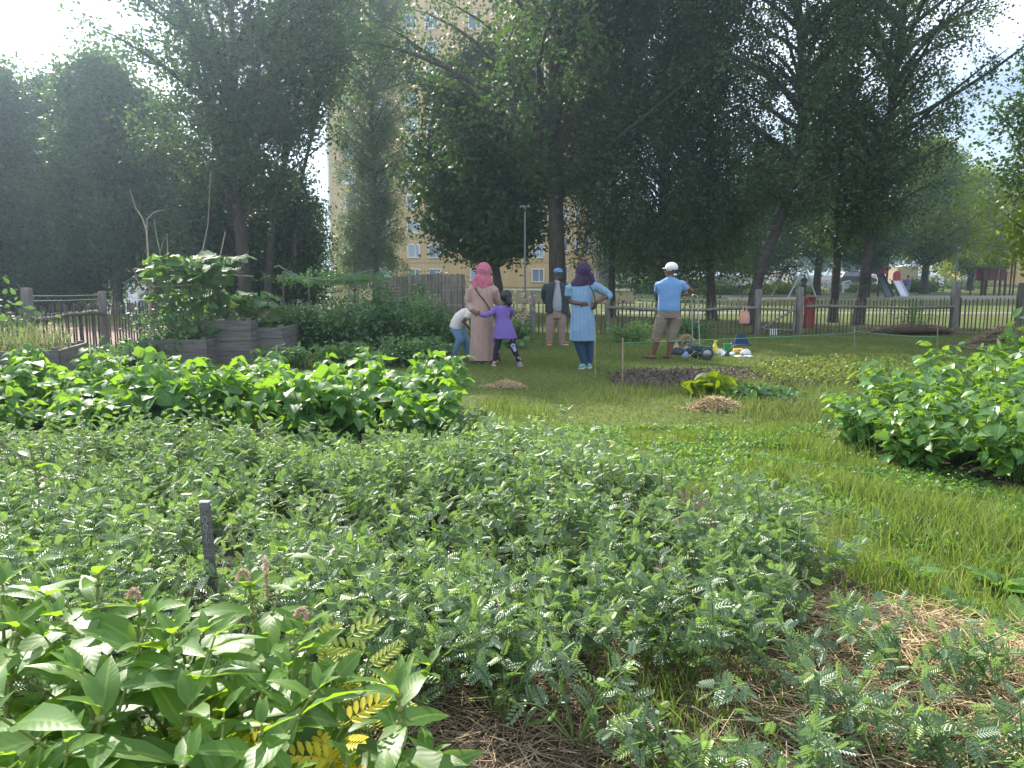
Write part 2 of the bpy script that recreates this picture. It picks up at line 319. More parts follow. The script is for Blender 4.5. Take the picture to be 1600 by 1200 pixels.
# dark earth and mulch under the crops
def polysheet(name, poly, m, lift, bump=0.02, step=0.12, k='structure'):
    P = np.array(poly); lo = P.min(0); hi = P.max(0); X, Y = np.meshgrid(np.arange(lo[0], hi[0] + step, step), np.arange(lo[1], hi[1] + step, step))
    n = X.shape[1]; c = np.stack([X.ravel(), Y.ravel()], -1); ins = inpoly(c, poly)
    Z = lift + bump * (0.5 + 0.5 * np.sin(X * 6.1 + 2 * np.sin(Y * 4.7)) * np.sin(Y * 5.3)); 
    i = (np.arange(X.shape[0] - 1)[:, None] * n + np.arange(n - 1)[None]).ravel(); q = np.stack([i, i + 1, i + n + 1, i + n], -1)
    q = q[ins[q].all(1)]; g = G(); g.add(np.stack([X, Y, Z], -1), q); return tag(g.build(name, m), kind=k)
polysheet('garden_soil', BED, M['soil'], 0.008)
polysheet('bean_soil', [(-9, 6.0), (-1.1, 6.1), (-0.9, 8.6), (-9, 8.9)], pmat('reddish_soil', (0.14, 0.075, 0.045), 0.95, (0.06, 0.035, 0.022), 9, 0.9, 30), 0.012)
polysheet('potato_soil', [(3.0, 5.8), (3.5, 5.1), (7, 4.8), (7, 9), (3.8, 8.6), (3.0, 6.9)], M['soil'], 0.010)

# ---------------------------------------------------------------- leaf templates
def leafT(rows, fold=0.25, droop=0.3, wave=0.0):
    """leaf along +Y, length 1, rows = half widths"""
    n = len(rows); V = []; UV = []
    for i, w_ in enumerate(rows):
        t = i / (n - 1); z = -droop * t * t; wv = wave * math.sin(i * 2.4)
        for s in (-1, 0, 1):
            V.append((s * w_, t, z + abs(s) * w_ * fold + s * wv * w_)); UV.append((s * w_ * 2.5, t))
    f = []
    for i in range(n - 1):
        for s in (0, 1): a = i * 3 + s; f.append((a, a + 1, a + 4, a + 3))
    return np.array(V, float), np.array(f), np.array(UV, float)
LANCE = leafT([0.02, 0.14, 0.19, 0.195, 0.16, 0.09, 0.004], 0.20, 0.42, 0.12)
LANCE2 = leafT([0.02, 0.14, 0.19, 0.18, 0.14, 0.08, 0.004], 0.35, 0.15, -0.14)
HEART = leafT([0.10, 0.36, 0.40, 0.30, 0.15, 0.004], 0.18, 0.30, 0.06)
OVATE = leafT([0.03, 0.24, 0.31, 0.28, 0.17, 0.004], 0.20, 0.28, 0.10)
ROUND = leafT([0.18, 0.46, 0.54, 0.47, 0.30, 0.08], 0.16, 0.22, 0.12)
RHOMB = (np.array([[0, 0, 0], [0.34, 0.5, 0.06], [0, 1, -0.05], [-0.34, 0.5, 0.06]]), np.array([[0, 1, 2, 3]]), np.zeros((4, 2)))
def pinnate(nl=6, ll=0.27, lw=0.075, droop=0.25):
    V = []; Fc = []
    def lf(bx, by, bz, ang, L, Wd):
        d = np.array([math.sin(ang), math.cos(ang)]); pz = np.array([d[1], -d[0]]); b = len(V)
        for (t, s, z) in ((0, 0, 0), (0.35, -1, .03), (0.8, -.8, .03), (1, 0, -.02), (.8, .8, .03), (.35, 1, .03)):
            q = d * t * L + pz * s * Wd; V.append((bx + q[0], by + q[1], bz + z))
        Fc.extend([(b, b + 3, b + 2, b + 1), (b, b + 5, b + 4, b + 3)])
    for i in range(nl):
        t = 0.16 + 0.78 * i / nl; z = -droop * t * t; L = ll * (0.8 + 0.45 * math.sin(3.14 * (t * 0.8 + .15)))
        for s in (-1, 1): lf(0, t, z, s * (1.12 - 0.35 * t), L, lw * 0.95)
    lf(0, 0.94, -droop * .9, 0, ll * 0.8, lw)
    b = len(V)
    for t in (0, 0.5, 0.95):
        for s in (-1, 1): V.append((s * 0.010, t, -droop * t * t - 0.004))
    Fc.extend([(b, b + 1, b + 3, b + 2), (b + 2, b + 3, b + 5, b + 4)])
    return np.array(V, float), np.array(Fc), np.zeros((len(V), 2))
PIN = [pinnate(6, .28, .062, .25), pinnate(7, .25, .055, .05), pinnate(5, .30, .07, .45)]
def bake(g, T, P, D, N, S, val, mat=0):
    """place template T at P, lengthwise along D, upper side N, size S"""
    V, Fc, UV = T; P = np.atleast_2d(P); D = norm(np.atleast_2d(D)); N = np.atleast_2d(N)
    X = norm(np.cross(D, N)); Z = np.cross(X, D); S = np.broadcast_to(np.asarray(S, float), (len(P),)); m = len(P)
    W = P[:, None] + S[:, None, None] * (V[None, :, 0:1] * X[:, None] + V[None, :, 1:2] * D[:, None] + V[None, :, 2:3] * Z[:, None])
    f = (Fc[None] + (np.arange(m) * len(V))[:, None, None]).reshape(-1, Fc.shape[1])
    vv = np.repeat(np.broadcast_to(np.asarray(val, float), (m,)), len(Fc))
    g.add(W.reshape(-1, 3), f, vv, np.tile(UV, (m, 1)), mat)
def rdir(n, zb=0.0, zs=1.0):
    v = rng.normal(size=(n, 3)); v[:, 2] = v[:, 2] * zs + zb; return norm(v)

# chickpea shoot
def shoot(g, gs, base, tip, arch, L0, nleaf, r=0.0035, vmul=0.85, start=0.25):
    b = np.array(tuple(base)); e = np.array(tuple(tip)); t = np.linspace(0, 1, 9)[:, None]
    mid = (b + e) / 2 + np.array([0, 0, arch]) 
    P = (1 - t) ** 2 * b + 2 * t * (1 - t) * mid + t ** 2 * e
    tube(gs, P, np.linspace(r, r * 0.45, 9), 4, False, rng.uniform(0, .8))
    ts = np.linspace(start, 1, nleaf)[:, None]; Q = (1 - ts) ** 2 * b + 2 * ts * (1 - ts) * mid + ts ** 2 * e
    T = norm(2 * (1 - ts) * (mid - b) + 2 * ts * (e - mid))
    az = rng.uniform(0, 6.28) + np.arange(nleaf) * 2.6 + rng.normal(0, .3, nleaf)
    A = norm(np.cross(T, rdir(1)[0])); B = np.cross(T, A)
    out = A * np.cos(az)[:, None] + B * np.sin(az)[:, None]
    D = norm(out + T * 0.5 + np.array([0, 0, 0.06])); D[:, 2] = np.maximum(D[:, 2], -0.25)
    N = norm(np.array([0, 0, 1.0]) + rng.normal(0, .35, (nleaf, 3)))
    S = L0 * (1.05 - 0.5 * (ts[:, 0] - .2).clip(0)) * rng.uniform(.75, 1.15, nleaf)
    v = rng.uniform(0, vmul, nleaf) + 0.4 * (ts[:, 0] > .88)
    for k in range(3):
        s = np.arange(nleaf) % 3 == k
        if s.any(): bake(g, PIN[k], Q[s], D[s], N[s], S[s], v[s])

def canopy(x, y): return 0.36 + 0.07 * np.sin(x * 2.1 + 1.3 * np.sin(y * 1.7)) + 0.06 * np.sin(y * 3.3 + x) + 0.03 * np.sin(x * 7 + y * 5)
g = G(); gs = G()
pts = scatter(CHICK, 112)
for (x, y) in pts:
    h = canopy(x, y) * random.uniform(.7, 1.12); h *= random.choice((.75, .95, 1, 1, 1.05, 1.22)); a = rng.uniform(0, 6.28); L = random.uniform(.05, .42)
    if y > 5.2: nl, L0 = 13, .088
    else: nl, L0 = 17, .078
    shoot(g, gs, (x, y, 0), (x + L * math.cos(a), y + L * math.sin(a), h), random.uniform(0.02, .16), L0 * random.uniform(.85, 1.1), nl)
ch = g.build('chickpea_foliage', M['chick']); tag(ch, kind='stuff', label='dense bed of blue-green feathery chickpea plants filling the foreground', cat='chickpea bed')
st = gs.build('chickpea_stem', M['chickstem'], ch)

def sprig(base, tips, L0, label, nl=8):
    t = thing('chickpea_plant', label, 'plant', base, group='young chickpea plants on the straw'); g = G(); gs = G(); b = (0, 0, 0)
    for (dx, dy, z, ar) in tips: shoot(g, gs, b, (dx, dy, z), ar, L0, nl, 0.0045, .85, .3)
    g.build('foliage', M['chick'], t); gs.build('stem', M['chickstem'], t); return t
def rndtips(n, w_, h): return [(random.uniform(-w_, w_), random.uniform(-w_, w_), h * random.uniform(.55, 1.1), random.uniform(.02, .14)) for _ in range(n)]
SPR = [((790, 1140), 5, .20, .34, 'sparse chickpea sprigs with pale leaflets rising from dark straw beside the smartweed'),
       ((900, 1170), 6, .20, .30, 'bushier chickpea plant in the bare patch, just right of the sparsest sprigs'),
       ((1020, 1210), 6, .16, .22, 'low chickpea plant at the bottom edge of the straw, left of the grass tuft'),
       ((1285, 1180), 5, .14, .42, 'tall thin chickpea plant with bright green tip standing alone in the straw'),
       ((1250, 1250), 7, .18, .26, 'chickpea clump at the lower edge in front of the tall thin sprig'),
       ((1420, 1075), 9, .24, .30, 'chickpea clump trailing over the bright straw heap'),
       ((1560, 1100), 10, .26, .26, 'grey-green chickpea clump near the right edge of the straw'),
       ((1480, 1210), 10, .24, .24, 'chickpea clump at the bottom right corner of the bed'),
       ((1600, 1230), 10, .22, .28, 'chickpea clump cut by the right border at the bottom'),
       ((1150, 1230), 6, .18, .22, 'small chickpea clump at the bottom between grass tuft and tall sprig'),
       ((1380, 1200), 7, .22, .24, 'chickpea clump below the trailing one, on dark mulch')]
for (p, n, w_, h, lb) in SPR:
    q = ground(*p); sprig(tuple(q), rndtips(n, w_ * 1.2, h), .085, lb)

# ---------------------------------------------------------------- smartweed in the front left corner
def weedplant(base, H, lean, n, L0, label, group='smartweed plants in the lower left corner', flower=False, branch=2, az0=None):
    t = thing('smartweed', label, 'weed', base, group=group); g = G(); gs = G(); gf = G()
    def stem(b, e, r, n, L0):
        b = np.array(b); e = np.array(e); mid = (b + e) / 2 + rng.normal(0, .03, 3); tt = np.linspace(0, 1, 8)[:, None]
        P = (1 - tt) ** 2 * b + 2 * tt * (1 - tt) * mid + tt ** 2 * e; tube(gs, P, np.linspace(r, r * .5, 8), 7, True, rng.uniform(0, .8))
        az = rng.uniform(0, 6.28) if az0 is None else az0
        for i in range(n):
            s = 0.22 + 0.78 * (i + .5) / n; p = (1 - s) ** 2 * b + 2 * s * (1 - s) * mid + s * s * e; az += 2.5 + rng.normal(0, .25)
            up = 0.10 + 0.75 * s ** 3; D = np.array([math.cos(az), math.sin(az), up + rng.normal(0, .22)]); N = rng.normal(0, .22, 3) + np.array([0, 0, 1.0]) + rng.normal(0, .18, 3) - 0.6 * np.array([math.cos(az), math.sin(az), 0]) * max(up, 0)
            S = L0 * (0.62 + .55 * math.sin(3.1 * min(s + .1, 1))) * rng.uniform(.85, 1.1)
            bake(g, LANCE if rng.random() < .7 else LANCE2, p, D, N, S, rng.uniform(0, .8)); ball(gs, p, r * 1.5, seg=6)
        for k in range(3):
            a = rng.uniform(0, 6.28); bake(g, LANCE2, e, (math.cos(a) * .9, math.sin(a) * .9, .8), (-math.cos(a) * .5, -math.sin(a) * .5, 1), L0 * .38, .85)
        return P
    top = (lean[0], lean[1], H); P = stem((0, 0, 0), top, .0075, n, L0)
    for k in range(branch):
        i = random.randint(2, 5); a = random.uniform(0, 6.28); b = P[i]; l = random.uniform(.16, .30)
        stem(b, (b[0] + l * .7 * math.cos(a), b[1] + l * .7 * math.sin(a), b[2] + l), .005, 4, L0 * .75)
    g.build('leaves', M['weed'], t); gs.build('stem', M['weedstem'], t)
    if flower:
        for (dx, dz, cu) in ((0, .0, 1), (.05, -.03, 0))[:2 if flower > 1 else 1]:
            f = G(); q = np.array(top) + np.array([dx, 0, dz]); s = np.linspace(0, 1, 60)
            c = q + np.stack([-0.035 * cu * s ** 2, 0 * s, .12 * s - .10 * cu * s * s * s], -1)
            for p in c: bake(f, RHOMB, p + rng.normal(0, .0026, (7, 3)), rdir(7), rdir(7), .007, rng.uniform(0, 1, 7))
            f.build('flower_spike', M['flower'], t)
    return t
WP = [((50, 905), .62, .17), ((130, 895), .66, .17), ((12, 975), .60, .16), ((100, 1000), .58, .19), ((225, 955), .62, .17), ((255, 1010), .55, .20),
      ((395, 915), .62, .17), ((330, 960), .56, .17), ((150, 1085), .55, .19), ((55, 1110), .50, .17), ((270, 1110), .50, .19), ((375, 1080), .48, .16),
      ((520, 975), .56, .14), ((505, 1100), .46, .16), ((600, 1075), .48, .17), ((455, 1185), .44, .17), ((330, 1215), .42, .17), ((210, 1215), .46, .18),
      ((80, 1230), .46, .18), ((590, 1210), .36, .17), ((700, 1175), .26, .14), ((1050, 1235), .16, .16), ((170, 1020), .60, .16), ((10, 1180), .5, .17)]
WL = ['smartweed plant with long drooping leaves, highest against the far left edge', 'smartweed with folded sunlit leaves left of the row of flower spikes, top row', 'bright backlit smartweed cut by the left border below the top row',
      'wide-leaved smartweed in the left corner between two taller neighbours', 'smartweed with a reddish forked top in front of the wooden name stake', 'smartweed with big ribbed grey-lit leaves below the reddish forked top',
      'smartweed with an upright broad leaf and a pink flower spike beside the name stake', 'smartweed directly in front of the name stake, half hidden by ribbed leaves', 'deep green smartweed in the middle of the lower left corner',
      'shaded smartweed by the left border, low in the corner', 'smartweed with a hanging broad leaf beside the yellowing legume', 'smartweed just above the yellow leaves', 'smartweed with a withered flower tip at the right end of the upper row',
      'smartweed behind and right of the yellow leaves', 'smartweed with one large hanging leaf at the right edge of the clump', 'smartweed at the bottom right below the yellow leaves', 'smartweed at the bottom directly left of the yellow leaves',
      'smartweed at the bottom with long pointed leaves toward the left', 'smartweed in the very bottom left corner', 'smartweed at the bottom right end of the clump', 'small smartweed with rounded leaves on the dark straw', 'lone low smartweed leaf tuft at the bottom edge right of the straw',
      'thin smartweed between the ribbed leaves and the left corner', 'smartweed cut by the left border near the bottom']
for i, ((px, py), z, L) in enumerate(WP):
    q = ground(px, py, z); fl = 2 if i == 6 else (1 if i in (12, 4) else 0)
    weedplant((q[0] - .03, q[1] - .05, 0), z, (random.uniform(-.05, .08), random.uniform(-.05, .08)), 9, L * 1.38, WL[i], flower=fl, branch=2 if z > .3 else 0)
q = ground(735, 668, .55); weedplant((q[0], q[1], 0), .56, (0.02, 0), 10, .16, 'single bright willow-leaved weed sticking up from the chickpeas', 'lone weeds among the chickpeas', branch=0)
q = ground(50, 690, .6); weedplant((q[0], q[1], 0), .6, (-.02, 0), 8, .17, 'tall weed with two drooping bright leaves at the left end of the chickpeas', 'lone weeds among the chickpeas', branch=0)
# yellowing legume
def yellowplant(px, py, label, hot):
    q = ground(px, py, .42); t = thing('yellowing_legume', label, 'plant', (q[0], q[1], 0), group='yellowing legumes in the corner'); g = G(); gs = G()
    for k in range(5):
        e = (random.uniform(-.12, .16), random.uniform(-.1, .1), random.uniform(.3, .46)); tube(gs, [(0, 0, 0), (e[0] * .4, e[1] * .4, e[2] * .6), e], .003, 4, False)
        for i in range(6):
            s = .45 + .55 * i / 5; p = np.array(e) * s; a = rng.uniform(0, 6.28)
            bake(g, PIN[i % 3], p, (math.cos(a), math.sin(a), .5), (0, -.3, 1), .11, rng.uniform(.0, 1), 0)
    g.build('leaves', M['yellow'] if hot else leafmat('lime_leaf', (.22, .28, .03), (.34, .38, .05), (.6, .65, .05), .4), t); gs.build('stem', M['chickstem'], t)
yellowplant(430, 1150, 'legume with bright yellow leaves among the smartweed', True)
yellowplant(545, 1010, 'legume turning lime green above the yellow one', False)
yellowplant(340, 1140, 'lime green feathery legume left of the yellow one', False)

# ---------------------------------------------------------------- beans, potatoes, squash
def crop(name, T, mt, H, W, nst, per, L0, tri=True, stemm='chickstem', upper=0.35, petiole=.08):
    """foliage and stems of one bush, returns two mesh objects to be copied"""
    g = G(); gs = G()
    for k in range(nst):
        a = random.uniform(0, 6.28); rr = W * math.sqrt(random.random()) * .9; h = H * random.uniform(.55, 1.0) * (1 - .25 * (rr / W) ** 2)
        e = np.array([rr * math.cos(a), rr * math.sin(a), h]); b = e * np.array([.25, .25, 0]); mid = (b + e) / 2 * np.array([.8, .8, 1.15])
        t = np.linspace(0, 1, 6)[:, None]; tube(gs, (1 - t) ** 2 * b + 2 * t * (1 - t) * mid + t * t * e, np.linspace(.006, .003, 6), 5, False, rng.uniform(0, .8))
        for i in range(per):
            s = upper + (1 - upper) * (i + rng.random()) / per; p = (1 - s) ** 2 * b + 2 * s * (1 - s) * mid + s * s * e; az = rng.uniform(0, 6.28)
            o = np.array([math.cos(az), math.sin(az), rng.uniform(.1, .8)]); o /= np.linalg.norm(o); q = p + o * petiole * rng.uniform(.6, 1.5)
            tube(gs, [p, (p + q) / 2 + [0, 0, .01], q], .0018, 4, False); S = L0 * rng.uniform(.7, 1.12) * (.75 if s > .92 else 1); v = rng.uniform(0, .8) + (.15 if s > .9 else 0)
            N = np.array([0, 0, 1.0]) + rng.normal(0, .42, 3); flat_ = np.array([o[0], o[1], rng.uniform(-.5, .15)])
            bake(g, T, q, flat_, N, S, v)
            if tri:
                for sg in (-1, 1):
                    c, s_ = math.cos(1.55 * sg), math.sin(1.55 * sg); d = np.array([flat_[0] * c - flat_[1] * s_, flat_[0] * s_ + flat_[1] * c, flat_[2]])
                    bake(g, T, q - flat_ * .02, d, N + rng.normal(0, .25, 3), S * .88, v + rng.uniform(-.1, .1))
    return g.build(name + '_a', M[mt]), gs.build(name + '_b', M[stemm])
def plant_copies(name, label_f, cat, group, protos, spots):
    for i, (x, y, z, s) in enumerate(spots):
        r = thing(name, label_f(i, x, y), cat, (x, y, z), random.uniform(0, 6.28), group); r.scale = (s, s, s)
        for src, nm in zip(protos[i % len(protos)], ('foliage', 'stem')):
            c = bpy.data.objects.new(nm, src.data); C.objects.link(c); c.parent = r
    for pr in protos:
        for o in pr: bpy.data.objects.remove(o)
protos = [crop('bean', HEART, 'bean', .72, .44, 14, 6, .165, upper=.18) for _ in range(5)]
spots = []
for r_, yy in enumerate((6.45, 7.3, 8.1)):
    for k in range(13):
        x = -0.75 - k * .56 + random.uniform(-.1, .1) - r_ * .1; 
        spots.append((x, yy + random.uniform(-.1, .1) + (0.25 if x < -4 else 0), 0, random.uniform(.82, 1.08) * (.82 if x < -3.6 and r_ < 1 else 1)))
plant_copies('bean_plant', lambda i, x, y: 'bushy bean plant with broad heart-shaped leaves in the thick row behind the chickpeas', 'bean plant', 'bean plants of the thick row', protos, spots)
protos = [crop('potato', OVATE, 'potato', .80, .56, 30, 9, .155, False, upper=.08) for _ in range(4)]
spots = []
for (x, y) in [(3.15, 5.75), (3.05, 6.4), (3.7, 5.3), (3.65, 5.95), (3.6, 6.6), (3.85, 7.2), (4.3, 4.9), (4.25, 5.6), (4.2, 6.3), (4.4, 7.0), (4.5, 7.7), (4.9, 4.8), (4.9, 5.5), (4.85, 6.2), (5.0, 6.9), (5.1, 7.6), (5.5, 5.2), (5.5, 5.9), (5.6, 6.6), (5.75, 7.3), (3.3, 6.9)]:
    spots.append((x, y, 0, random.uniform(.9, 1.08) * (.72 if x < 3.4 else (.88 if x < 3.8 else 1.05))))
plant_copies('potato_plant', lambda i, x, y: 'lush broad-leaved crop plant in the dense patch beside the grass', 'crop plant', 'crop plants of the dense patch on the grass', protos, spots)

def bush(name, label, cat, px, py, d, wpx, hpx, leaf, mt, n, T=RHOMB, depth=None, group=None, ground_z=None, stems=14, up=.4, shell=.35):
    """leafy bush whose base centre is seen at (px, py), d metres away; size given in photo pixels"""
    s = d / F; W = wpx * s / 2; H = hpx * s; q = at(px, py, d); z0 = float(gz(q[0], d)) if ground_z is None else ground_z; H = q[2] + H - z0
    Dp = depth or W * .8; t = thing(name, label, cat, (q[0], d, z0), group=group); g = G(); gs = G(); P = []; 
    for k in range(stems):
        a = rng.uniform(0, 6.28); rr = math.sqrt(rng.random()); e = np.array([W * rr * math.cos(a), Dp * rr * math.sin(a), H * (1 - .45 * rr ** 2) * rng.uniform(.65, 1.0)]); b = e * [.2, .2, 0]
        tube(gs, [b, b * .5 + e * .5 + [0, 0, .1 * H], e], [max(.006, H * .008), .006, .003], 4, False)
        m = n // stems; ss = rng.uniform(.15, 1.0, m)[:, None]; c = b * (1 - ss) + e * ss + [0, 0, .0]
        P.append(c + rng.normal(0, 1, (m, 3)) * np.array([W, Dp, H * .5]) * (shell * .55))
    P = np.concatenate(P); P[:, 2] = np.abs(P[:, 2]); D = rdir(len(P), .15, .6); N = rdir(len(P), 1.3)
    bake(g, T, P, D, N, leaf * rng.uniform(.6, 1.2, len(P)), rng.uniform(0, 1, len(P)))
    g.build('foliage', M[mt], t); gs.build('stem', M['chickstem'], t); return t

# ---------------------------------------------------------------- grass and straw
_c = np.mean(CHICK, 0); CHICK2 = [tuple(_c + (np.array(p) - _c) * .9) for p in CHICK]
def blades(name, P, h, wd, mt, lean=.35, label=None, parent=None, vals=None, z=None):
    n = len(P); h = h * rng.uniform(.5, 1.25, n); a = rng.uniform(0, 6.28, n); l = rng.uniform(.1, 1, n) * lean * h; tw = rng.uniform(0, 6.28, n)
    B = np.stack([P[:, 0], P[:, 1], gz(P[:, 0], P[:, 1]) if z is None else np.full(n, z)], -1); D = np.stack([np.cos(a) * l, np.sin(a) * l, h], -1); X = np.stack([np.cos(tw), np.sin(tw), 0 * tw], -1) * (wd * rng.uniform(.7, 1.3, n))[:, None] / 2
    m1 = B + D * np.array([.35, .35, .55]); V = np.stack([B - X, B + X, m1 - X * .8, m1 + X * .8, B + D - X * .12, B + D + X * .12], 1).reshape(-1, 3)
    f = np.array([[0, 1, 3, 2], [2, 3, 5, 4]]); f = (f[None] + (np.arange(n) * 6)[:, None, None]).reshape(-1, 4)
    v = rng.uniform(0, 1, n) if vals is None else vals
    g = G(); g.add(V, f, np.repeat(v, 2)); o = g.build(name, M[mt], parent); 
    if parent is None: tag(o, label, kind='stuff')
    return o
def away(P, polys):
    k = np.ones(len(P), bool)
    for p in polys: k &= ~inpoly(P, p)
    return P[k]
MUL0 = gpoly([(620, 1000), (800, 1000), (1000, 950), (1235, 955), (1330, 975), (1500, 1000), (1640, 1025), (1700, 1260), (560, 1260)])
LAWN_NEAR = [(-.3, 6.9), (.7, 5.6), (1.9, 4.7), (2.35, 3.5), (2.0, 2.6), (4.5, 2.3), (7, 4), (7, 7.3), (-.3, 7.3)]
POT = [(3.1, 5.9), (3.7, 5.2), (7, 4.9), (7, 9), (3.7, 8.6), (2.95, 7)]
P = away(scatter([(-.3, 6.9), (.5, 5.4), (1.4, 4.3), (1.75, 3.4), (1.6, 2.7), (4.5, 2.3), (7, 4), (7, 7.3), (-.3, 7.3)], 4400), [CHICK2, POT, MUL0]); clump = np.sin(P[:, 0] * 3.1) * np.sin(P[:, 1] * 4.2 + P[:, 0]) + .6 * np.sin(P[:, 0] * 9 + 2) * np.sin(P[:, 1] * 8)
hh = .024 + .050 * np.clip(clump, 0, 1)
pn = np.sin(P[:, 0] * 2.3 + 1.5 * np.sin(P[:, 1] * 1.7)) * np.sin(P[:, 1] * 2.9 + P[:, 0]); blades('grass', P, hh, .0055, 'grass', .8, vals=np.clip(.48 + .2 * pn + rng.normal(0, .24, len(P)), 0, 1), label='bright green near grass between the crops')
P = away(scatter([(-3, 7.2), (9, 7.2), (14, 19.5), (-8, 19.5), (-3, 9.4)], 1150), [POT, [(-9, 6.4), (-.5, 6.4), (-.3, 9.3), (-9, 9.3)]])
pn = np.sin(P[:, 0] * .9 + 1.5 * np.sin(P[:, 1] * .7)) * np.sin(P[:, 1] * 1.3 + P[:, 0] * .4) + .5 * np.sin(P[:, 0] * 3.1 + P[:, 1] * 2.2); blades('lawn_grass', P, .030, .010, 'lawn', .9, vals=np.clip(.45 + .22 * pn + rng.normal(0, .22, len(P)), 0, 1), label= 'short mown lawn in the shade around the people')
for i, (px, py, w_, h_, lb) in enumerate([(1560, 925, 110, 34, 'broad-leaved weed in the grass at the right border'), (1500, 965, 70, 22, 'dock-like weed in the grass left of the one at the right border'), (1590, 985, 90, 40, 'weed with upright leaves above the straw at the right border'), (1420, 900, 50, 14, 'flat rosette weed in the grass near the straw')]):
    q = ground(px, py); t = thing('broadleaf_weed', lb, 'weed', (q[0], q[1], 0), group='broad-leaved weeds in the grass'); gw = G(); n = 22; a = rng.uniform(0, 6.28, n)
    bake(gw, LANCE, np.stack([np.cos(a) * .02, np.sin(a) * .02, rng.uniform(0, .04, n)], -1), np.stack([np.cos(a), np.sin(a), rng.uniform(.2, 1.0, n)], -1), np.stack([rng.normal(0, .3, n), rng.normal(0, .3, n), np.ones(n)], -1), rng.uniform(.09, .17, n), rng.uniform(0, 1, n)); gw.build('leaves', M['potato'], t)
# taller tufts (stuff): beside the potatoes, around the mounds, through the mulch
T1 = np.concatenate([np.array(ground(px, py))[None, :2] + rng.normal(0, .16, (n, 2)) for (px, py, n) in
     [(1200, 745, 260), (1260, 760, 320), (1320, 770, 320), (1380, 790, 380), (1450, 805, 420), (1520, 820, 420), (1585, 850, 420), (1250, 700, 260), (1400, 830, 250), (1560, 900, 300), (1500, 860, 260), (1190, 690, 150), (1300, 720, 260),
      (1340, 905, 260), (1450, 930, 200), (1560, 1000, 300), (1000, 1120, 150), (960, 1060, 90), (1090, 1080, 80), (1030, 1170, 160), (1140, 1130, 60), (790, 680, 200), (820, 650, 200), (770, 640, 150)]])
blades('tall_grass', T1, .15, .006, 'grass', .75, 'tall ragged grass tufts along the crop edges')
T2 = np.concatenate([np.array(ground(px, py))[None, :2] + rng.normal(0, .28, (n, 2)) for (px, py, n) in
     [(1180, 640, 700), (1230, 640, 800), (1280, 635, 700), (1120, 620, 500), (1290, 610, 600), (1150, 600, 400), (1250, 655, 500), (950, 620, 300), (1010, 612, 300), (1340, 595, 500), (860, 560, 120)]])
blades('mound_grass', T2, .12, .008, 'lawn', .8, 'long dark grass around the low mounds')
def strawheap(name, label, P, L, mt, hz, r=.0016, kind='stuff', cat=None, tilt=.18, parent=None):
    n = len(P); a = rng.uniform(0, 6.28, n); l = L * rng.uniform(.4, 1.2, n); D = np.stack([np.cos(a), np.sin(a), rng.normal(0, tilt, n)], -1) * l[:, None] / 2
    Z = hz * rng.random(n) ** 1.5 if np.isscalar(hz) else hz * rng.uniform(.6, 1, n); c = np.stack([P[:, 0], P[:, 1], Z + .012], -1); S = np.cross(D, [0, 0, 1.0]); S = norm(S) * r; U = np.array([0, 0, 1.0]) * r
    off = np.stack([S, -S * .5 + U, -S * .5 - U], 1); V = np.concatenate([(c - D)[:, None] + off, (c + D)[:, None] + off], 1).reshape(-1, 3)
    V[:, 2] = np.maximum(V[:, 2], .002); f = np.array([[0, 1, 4, 3], [1, 2, 5, 4], [2, 0, 3, 5]]); f = (f[None] + (np.arange(n) * 6)[:, None, None]).reshape(-1, 4)
    g = G(); g.add(V, f, np.repeat(rng.random(n), 3)); o = g.build(name, M[mt], parent); tag(o, label, cat, kind=kind); return o
MUL = gpoly([(620, 1000), (800, 1000), (1000, 950), (1270, 950), (1330, 960), (1500, 985), (1640, 1010), (1700, 1260), (560, 1260)])
strawheap('straw_mulch', 'dark weathered straw mulch under the chickpeas', scatter(MUL, 3200), .17, 'strawdk', .03)
B1 = np.concatenate([np.array(ground(px, py))[None, :2] + rng.normal(0, s, (n, 2)) for (px, py, n, s) in [(1330, 985, 900, .09), (1400, 1000, 1500, .12), (1490, 1020, 1300, .12), (1560, 1050, 700, .12), (1440, 1050, 600, .14), (1580, 1150, 700, .14), (1450, 1130, 500, .15), (1250, 1110, 260, .15), (1330, 1100, 300, .15)]])
strawheap('bright_straw', 'pale loose straw heaped at the corner of the chickpea bed', B1, .15, 'straw', .09)
q = ground(1290, 942); g = G(); tube(g, [at(1285, 938, q[1]), at(1400, 962, q[1] - .08), at(1475, 995, q[1] - .2)], [.007, .009, .006], 7)
tag(g.build('dry_stalk', M['stick']), 'long dry stalk lying across the bright straw', 'stalk')
def heap(name, label, cat, px, py, wpx, hpx, mt, n, L, r=.003, depth=None):
    q = ground(px, py); s = q[1] / F; W = wpx * s / 2; H = hpx * s * 1.1; P = rng.normal(0, .42, (n, 2)) * [W, depth or W * .7]; rr = np.hypot(P[:, 0] / W, P[:, 1] / (depth or W * .7))
    o = strawheap(name, label, P, L, mt, H * np.clip(1 - rr ** 1.6, .05, 1), r, 'thing', cat, .3); o.location = (q[0], q[1], 0)
    g = G(); loft(g, [(0, 0, 0, W * .9, (depth or W * .7) * .9), (0, 0, H * .45, W * .6, W * .42), (0, 0, H * .8, W * .2, W * .15)], 14); g.build('core', M['soil'], o); return o
heap('straw_heap', 'dry pale straw heap beside the yellow-green squash leaves', 'straw heap', 1118, 640, 84, 17, 'straw', 1800, .13)
heap('straw_pile', 'thin scatter of straw at the right end of the bean row', 'straw heap', 790, 606, 60, 8, 'straw', 700, .14)
heap('brush_pile', 'brown pile of twigs and dead stalks behind the broad-leaved crop', 'brush pile', 1570, 545, 110, 30, 'strawdk', 1500, .35, .006)
heap('dead_plant_row', 'low reddish-brown row of dead plants along the picket fence', 'dead plants', 1425, 522, 190, 14, 'strawdk', 2500, .22, .006, .35)
